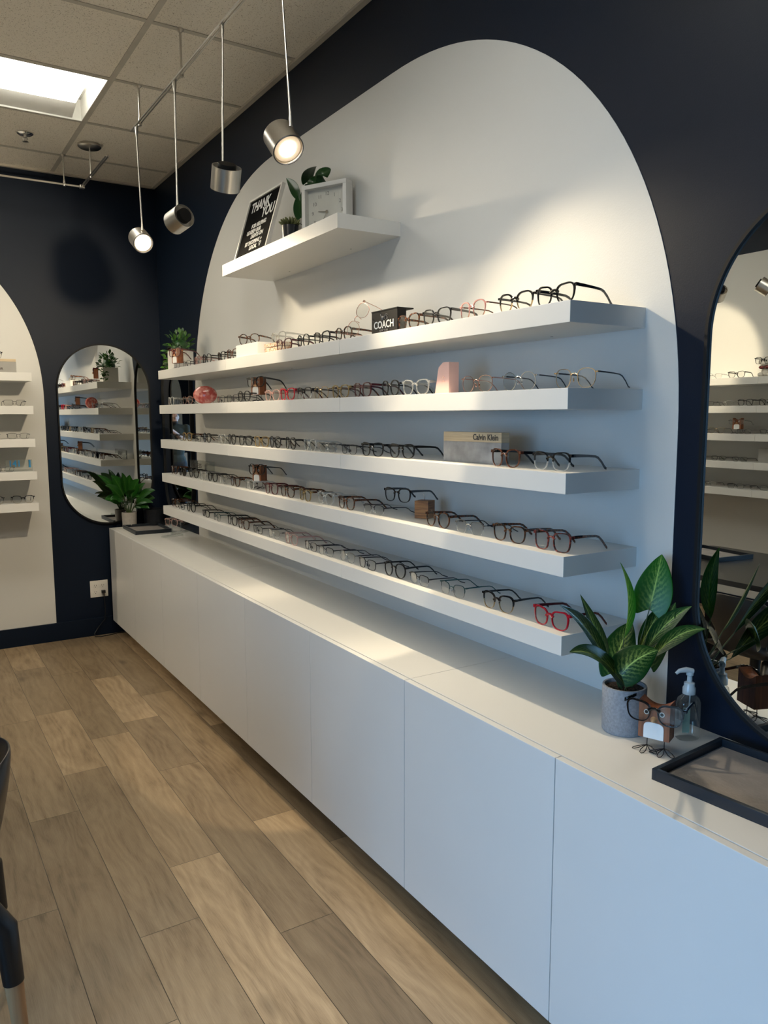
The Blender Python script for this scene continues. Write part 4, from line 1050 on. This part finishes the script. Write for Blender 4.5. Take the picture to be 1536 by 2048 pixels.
# left wall items (mirror)
t = thing('sign_block', 'grey acrylic sign block with dark triangle mark reflected in the near mirror', 'sign', (XL + .19, 3.15, 1.1553), (0, 0, R(90)))
b = B(); b.box(-.11, .11, 0, .02, 0, .10, .001); b.build('sign_body', 'greysign', t)
b = B(); b.box(-.06, .11, -.001, .0, .0, .10); b.build('dark_band', 'mattblack', t) if False else b.bm.free()
text('A', .055, 'lettdark', t, (-.045, -.0006, .064), (PI / 2, 0, 0), 'lettering', .0003, 0, 1, .002)
text('TO', .016, 'lettdark', t, (-.060, -.0006, .025), (PI / 2, 0, 0), 'lettering', .0003)
t = thing('plush_dog', 'cream plush dog with brown ear and plaid bow reflected in the near mirror', 'soft toy', (XL + .15, 3.255, 1.7553), (0, 0, R(90)))
b = B(); b.ell((0, .01, .04), (.045, .04, .042)); b.ell((-.035, -.02, .016), (.018, .028, .016)); b.ell((.035, -.02, .016), (.018, .028, .016)); b.ell((0, -.005, .105), (.050, .042, .040)); b.ell((0, -.04, .092), (.024, .02, .017)); b.build('plush_body', 'plush', t, 80)
b = B(); b.ell((-.045, .0, .118), (.014, .02, .030), rot=Matrix.Rotation(R(35), 3, 'Y')); b.build('ear', 'plushbrown', t, 80)
b = B(); b.ell((.045, .0, .118), (.014, .02, .030), rot=Matrix.Rotation(R(-35), 3, 'Y')); b.build('ear', 'plush', t, 80)
for sx in (-1, 1): b = B(); b.ell((sx * .018, -.046, .110), (.004, .003, .0045), 10, 8); b.build('eye', 'gloss', t, 60)
b = B(); b.ell((-.020, -.035, .066), (.022, .010, .013)); b.ell((.020, -.035, .066), (.022, .010, .013)); b.ell((0, -.04, .066), (.007, .008, .008)); b.build('bow', 'plaid', t, 80)
place_glasses('blackbold', XL + .15 + .056, 3.255, 1.7553 + .088, 90, 'black eyeglasses worn by the plush dog', None)

# ------------------------------------------------------------------ outlet and cord
t = thing('wall_outlet', 'white four-socket wall outlet on the navy wall beside the cabinets', 'outlet', (-.481, YB, .322))
b = B(); b.box(-.058, .058, -.006, -.0003, -.057, .057, .002); b.build('cover_plate', 'outlet', t, 40)
for ix in (-1, 1):
    for iz in (-1, 1):
        b = B(); cx, cz = ix * .024, iz * .022
        b.lathe([(0, 0), (.0165, 0), (.016, .0015), (0, .0015)], 24)
        for v in b.bm.verts: v.co = V((cx + v.co.x, -.006 - v.co.z, cz + v.co.y))
        b.setm(1)
        b.box(cx - .007, cx - .005, -.0082, -.0074, cz - .002, cz + .008); b.box(cx + .005, cx + .007, -.0082, -.0074, cz - .002, cz + .007); b.cyl((cx, -.0083, cz - .008), (cx, -.0074, cz - .008), .0024, None, 10)
        b.build('socket', ['outlet', 'mattblack'], t, 40)
t = thing('power_cord', 'black plug and cord running down from the outlet to the floor', 'cord', (0, 0, 0))
b = B(); b.box(-.470, -.444, YB - .034, YB - .0085, .292, .312, .004); b.build('plug', 'black', t, 40)
b = B(); b.tube([(-.457, YB - .028, .296), (-.455, YB - .030, .26), (-.450, YB - .022, .18), (-.455, YB - .022, .11), (-.50, YB - .024, .06), (-.53, YB - .03, .02), (-.53, YB - .05, .004), (-.50, YB - .07, .004), (-.44, YB - .06, .004), (-.38, YB - .04, .004), (-.25, YB - .05, .004)], .003, 6); b.build('cable', 'black', t, 60)

# ------------------------------------------------------------------ table, chairs
t = thing('meeting_table', 'black fitting table left of the camera, reflected in the near mirror', 'table', (-2.02, 2.15, 0))
def rrect(x, y, r, k=8):
    p = []
    for cx, cy, a0 in ((x - r, y - r, 0), (-x + r, y - r, PI / 2), (-x + r, -y + r, PI), (x - r, -y + r, 1.5 * PI)):
        for i in range(k + 1): a = a0 + PI / 2 * i / k; p.append((cx + r * math.cos(a), cy + r * math.sin(a)))
    return p
b = B(); b.prism(rrect(.40, .62, .06), (.715, .74), lambda a, c, e: V((a, c, e))); b.build('tabletop', 'tabletop', t)
for sx in (-1, 1):
    for sy in (-1, 1): b = B(); b.box(sx * .36 - .022, sx * .36 + .022, sy * .57 - .022, sy * .57 + .022, 0, .715, .003); b.build('leg', 'mattblack', t)
tray(-2.12, 2.56, .7402, 8, .25, .34, 'dark tray on the black table, reflected in the near mirror')
def chair(x, y, yaw, lab):
    t = thing('shell_chair', lab, 'chair', (x, y, 0), (0, 0, R(yaw)), 'black shell chairs with wood-tipped legs')
    # local: sitter faces -y ; seat centre at origin
    b = B(); n = 12; grid = []
    prof = [(-.21, .445), (-.17, .455), (-.08, .440), (.04, .430), (.13, .440), (.18, .470), (.205, .52), (.220, .60), (.233, .67), (.240, .728)]
    wd = [.17, .20, .215, .215, .20, .16, .10, .15, .185, .12]
    for (yy, zz), w_ in zip(prof, wd):
        row = []
        for j in range(n + 1):
            u = -1 + 2 * j / n
            if zz < .48: row.append(b.bm.verts.new((u * w_, yy, zz + .022 * u * u)))
            else: row.append(b.bm.verts.new((u * w_, yy - .055 * u * u, zz - .02 * abs(u) ** 3)))
        grid.append(row)
    for i in range(len(grid) - 1):
        for j in range(n): b._f([grid[i][j], grid[i][j + 1], grid[i + 1][j + 1], grid[i + 1][j]])
    sh = b.build('seat_shell', 'black', t, 70)
    md = sh.modifiers.new('thick', 'SOLIDIFY'); md.thickness = .010; md.offset = 0
    ms = sh.modifiers.new('sub', 'SUBSURF'); ms.levels = 2; ms.render_levels = 2
    for sx in (-1, 1):
        for sy in (-1, 1):
            p0, kn, p1 = V((sx * .11, sy * .12, .430)), V((sx * .145, sy * .195, .360)), V((sx * .165, sy * .215 + .005, 0)); k = kn.lerp(p1, .36)
            b = B(); b.tube([p0, p0.lerp(kn, .6) + V((0, 0, .012)), kn, k], [.030, .028, .026, .0225], 20); lg = b.build('leg', 'black', t, 50)
            b = B(); b.tube([k + (kn - p1) * .01, p1 + V((0, 0, .003))], [.0205, .0125], 20); b.build('wooden_leg_end', 'beech', lg, 50)
    return t
chair(-1.655, 1.955, -90, 'black shell chair nearest the camera at the left picture edge')
chair(-2.62, 2.10, 90, 'black shell chair on the far side of the black table')

# ------------------------------------------------------------------ photographer (seen only as a reflection in the far mirrors)
def remeshed(b, name, mat, parent, vox=.007):
    me_o = b.build(name, mat, parent)
    md = me_o.modifiers.new('skin', 'REMESH'); md.mode = 'VOXEL'; md.voxel_size = vox; md.use_smooth_shade = True
    ms = me_o.modifiers.new('soft', 'SMOOTH'); ms.factor = .5; ms.iterations = 4
    return me_o
PXx, PYy = -1.88, -.36
t = thing('person', 'person in an olive shirt holding up a phone, reflected in the far mirrors', 'person', (PXx, PYy, 0))
def limb(b, pts, rs): 
    b.tube(pts, rs, 14)
    for p, r_ in zip(pts, rs): b.ell(p, (r_ * .99,) * 3, 12, 8)
hip, kn, an = .80, .44, .07
phone_c = V((-1.595 - PXx - .012, -.022 - PYy, 1.442))
def arm(b, sx, grow=0., part='all'):
    sh = V((sx * .185, -.01, 1.315)); el = V((sx * .24 + .06, .06, 1.10)); wr = phone_c + V((sx * .075 - (.0 if sx > 0 else .0), -.055, -.09))
    pts = [sh, el, wr]; rs = [.052 + grow, .042 + grow, .028 + grow]
    if part == 'sleeve': pts = [sh, el, el.lerp(wr, .12)]; rs = [.055 + grow, .047 + grow, .044 + grow]
    limb(b, pts, rs); return wr
b = B()
b.ell((0, 0, 1.475), (.072, .088, .108), 20, 14); b.ell((0, .035, 1.425), (.052, .055, .052)); b.ell((0, .085, 1.465), (.012, .020, .022)); b.ell((0, .070, 1.425), (.025, .016, .010))
for sx in (-1, 1): b.ell((sx * .074, .0, 1.47), (.010, .020, .030)); b.ell((sx * .030, .072, 1.492), (.014, .010, .009))
limb(b, [(0, -.012, 1.42), (0, -.02, 1.33)], [.050, .055])
b.ell((0, -.01, 1.22), (.165, .100, .150)); b.ell((0, -.005, 1.02), (.140, .095, .17)); b.ell((0, 0, .86), (.155, .105, .12))
for sx in (-1, 1):
    limb(b, [(sx * .085, 0, .82), (sx * .095, .015, .44), (sx * .10, -.01, .08)], [.085, .055, .038])
    b.ell((sx * .10, .05, .035), (.040, .115, .034))
    wr = arm(b, sx)
    # palm and fingers wrapped round the phone edges
    pc = phone_c + V((sx * .046, -.022, -.045)); limb(b, [wr, pc], [.026, .024]); b.ell(pc, (.020, .020, .040))
    for k in range(4):
        z = .030 - k * .021 + pc.z; l = (.9, 1., .95, .78)[k]
        limb(b, [(pc.x + sx * .004, pc.y, z), (pc.x + sx * .006, pc.y + .024 * l, z + .003), (phone_c.x + sx * .042, phone_c.y + .012 - .004, z + .004)], [.0095, .0088, .0075])
    limb(b, [(pc.x, pc.y - .005, pc.z + .02), (pc.x - sx * .018, pc.y + .000, pc.z + .042), (phone_c.x + sx * .022, phone_c.y - .015, pc.z + .058)], [.0115, .0105, .009])
remeshed(b, 'body', 'skin', t, .006)
b = B(); b.ell((0, -.014, 1.515), (.079, .090, .085), 20, 14); b.ell((0, -.045, 1.47), (.070, .060, .075)); b.build('hair', 'hair', t, 80)
b = B(); b.ell((0, .040, 1.400), (.052, .058, .032), 18, 10); b.build('beard', 'hair', t, 80)
for sx in (-1, 1):
    b = B(); b.ell((sx * .030, .080, 1.492), (.0085, .006, .005), 10, 8); b.build('eye', 'potwhite', t, 80)
b = B(); b.ell((0, -.01, 1.22), (.180, .115, .155)); b.ell((0, -.005, 1.02), (.156, .110, .19)); b.ell((0, 0, .86), (.168, .118, .10)); limb(b, [(0, -.015, 1.36), (0, -.02, 1.28)], [.062, .085])
for sx in (-1, 1): limb(b, [(sx * .04, -.012, 1.325), (sx * .17, -.01, 1.30)], [.062, .060]); arm(b, sx, .008, 'sleeve')
remeshed(b, 'shirt', 'olive', t, .009)
b = B(); b.ell((0, 0, .83), (.160, .112, .10))
for sx in (-1, 1): limb(b, [(sx * .085, 0, .80), (sx * .095, .015, .44), (sx * .10, -.005, .09)], [.097, .068, .056])
remeshed(b, 'trousers', 'trouser', t, .010)
for sx in (-1, 1): b = B(); b.ell((sx * .10, .05, .040), (.046, .125, .040)); b.build('shoe', 'mattblack', t, 80)
b = B(); b.box(.06, .085, .098, .106, 1.245, 1.262, .001); b.build('shirt_badge', 'lettwhite', t)
b = B(); b.box(-.0375, .0375, -.004, .004, -.075, .075, .003)
tag(b.build('mobile_phone', 'phone', None, 40, (phone_c.x + PXx, -.020, phone_c.z)), 'dark phone held up by the person in the olive shirt', 'phone')

# ------------------------------------------------------------------ light
def area(name, loc, rot, sx, sy, power, col, spread=180):
    L = bpy.data.lights.new(name, 'AREA'); L.shape = 'RECTANGLE'; L.size = sx; L.size_y = sy; L.energy = power; L.color = col
    L.spread = R(spread)
    o = bpy.data.objects.new(name, L); COL.objects.link(o); o.location = loc; o.rotation_euler = rot; return o
# daylight falls in from the open sky, so it comes slanting down through the window
area('daylight_window', (XL - .55, (WY0 + WY1) / 2, (WZ0 + WZ1) / 2 + .45), (0, R(-68), 0), WZ1 - WZ0, WY1 - WY0, 95, (.31, .60, 1.), 110)
w = bpy.data.worlds.new('sky'); sc.world = w; w.use_nodes = True
bg = w.node_tree.nodes['Background']
sky = w.node_tree.nodes.new('ShaderNodeTexSky'); sky.sky_type = 'HOSEK_WILKIE'; sky.turbidity = 4.; sky.sun_direction = (0.3, -.5, .8)
w.node_tree.links.new(sky.outputs[0], bg.inputs[0]); bg.inputs[1].default_value = .9

# ------------------------------------------------------------------ camera
cam = bpy.data.cameras.new('camera'); co = bpy.data.objects.new('camera', cam); COL.objects.link(co)
cam.sensor_fit = 'VERTICAL'; cam.sensor_height = 24.; cam.lens = 1552.67 * 24. / 2048; cam.clip_start = .01; cam.clip_end = 60
yaw, pitch, roll = .56015, .12357, -.00244
F = V((math.sin(yaw) * math.cos(pitch), math.cos(yaw) * math.cos(pitch), -math.sin(pitch)))
Rt = V((math.cos(yaw), -math.sin(yaw), 0)); U = Rt.cross(F)
R2 = Rt * math.cos(roll) + U * math.sin(roll); U2 = U * math.cos(roll) - Rt * math.sin(roll)
m = Matrix((R2, U2, -F)).transposed().to_4x4(); m.translation = (-1.59484, 0, 1.49158)
co.matrix_world = m
sc.camera = co
vs = sc.view_settings; vs.view_transform = 'Standard'; vs.look = 'None'; vs.gamma = 1.; vs.use_curve_mapping = False; vs.exposure = .22
sc.cycles.use_denoising = True
sc.cycles.max_bounces = 10; sc.cycles.diffuse_bounces = 4; sc.cycles.glossy_bounces = 6; sc.cycles.transparent_max_bounces = 24
sc.cycles.caustics_reflective = False; sc.cycles.caustics_refractive = False
sc.cycles.sample_clamp_indirect = 4.
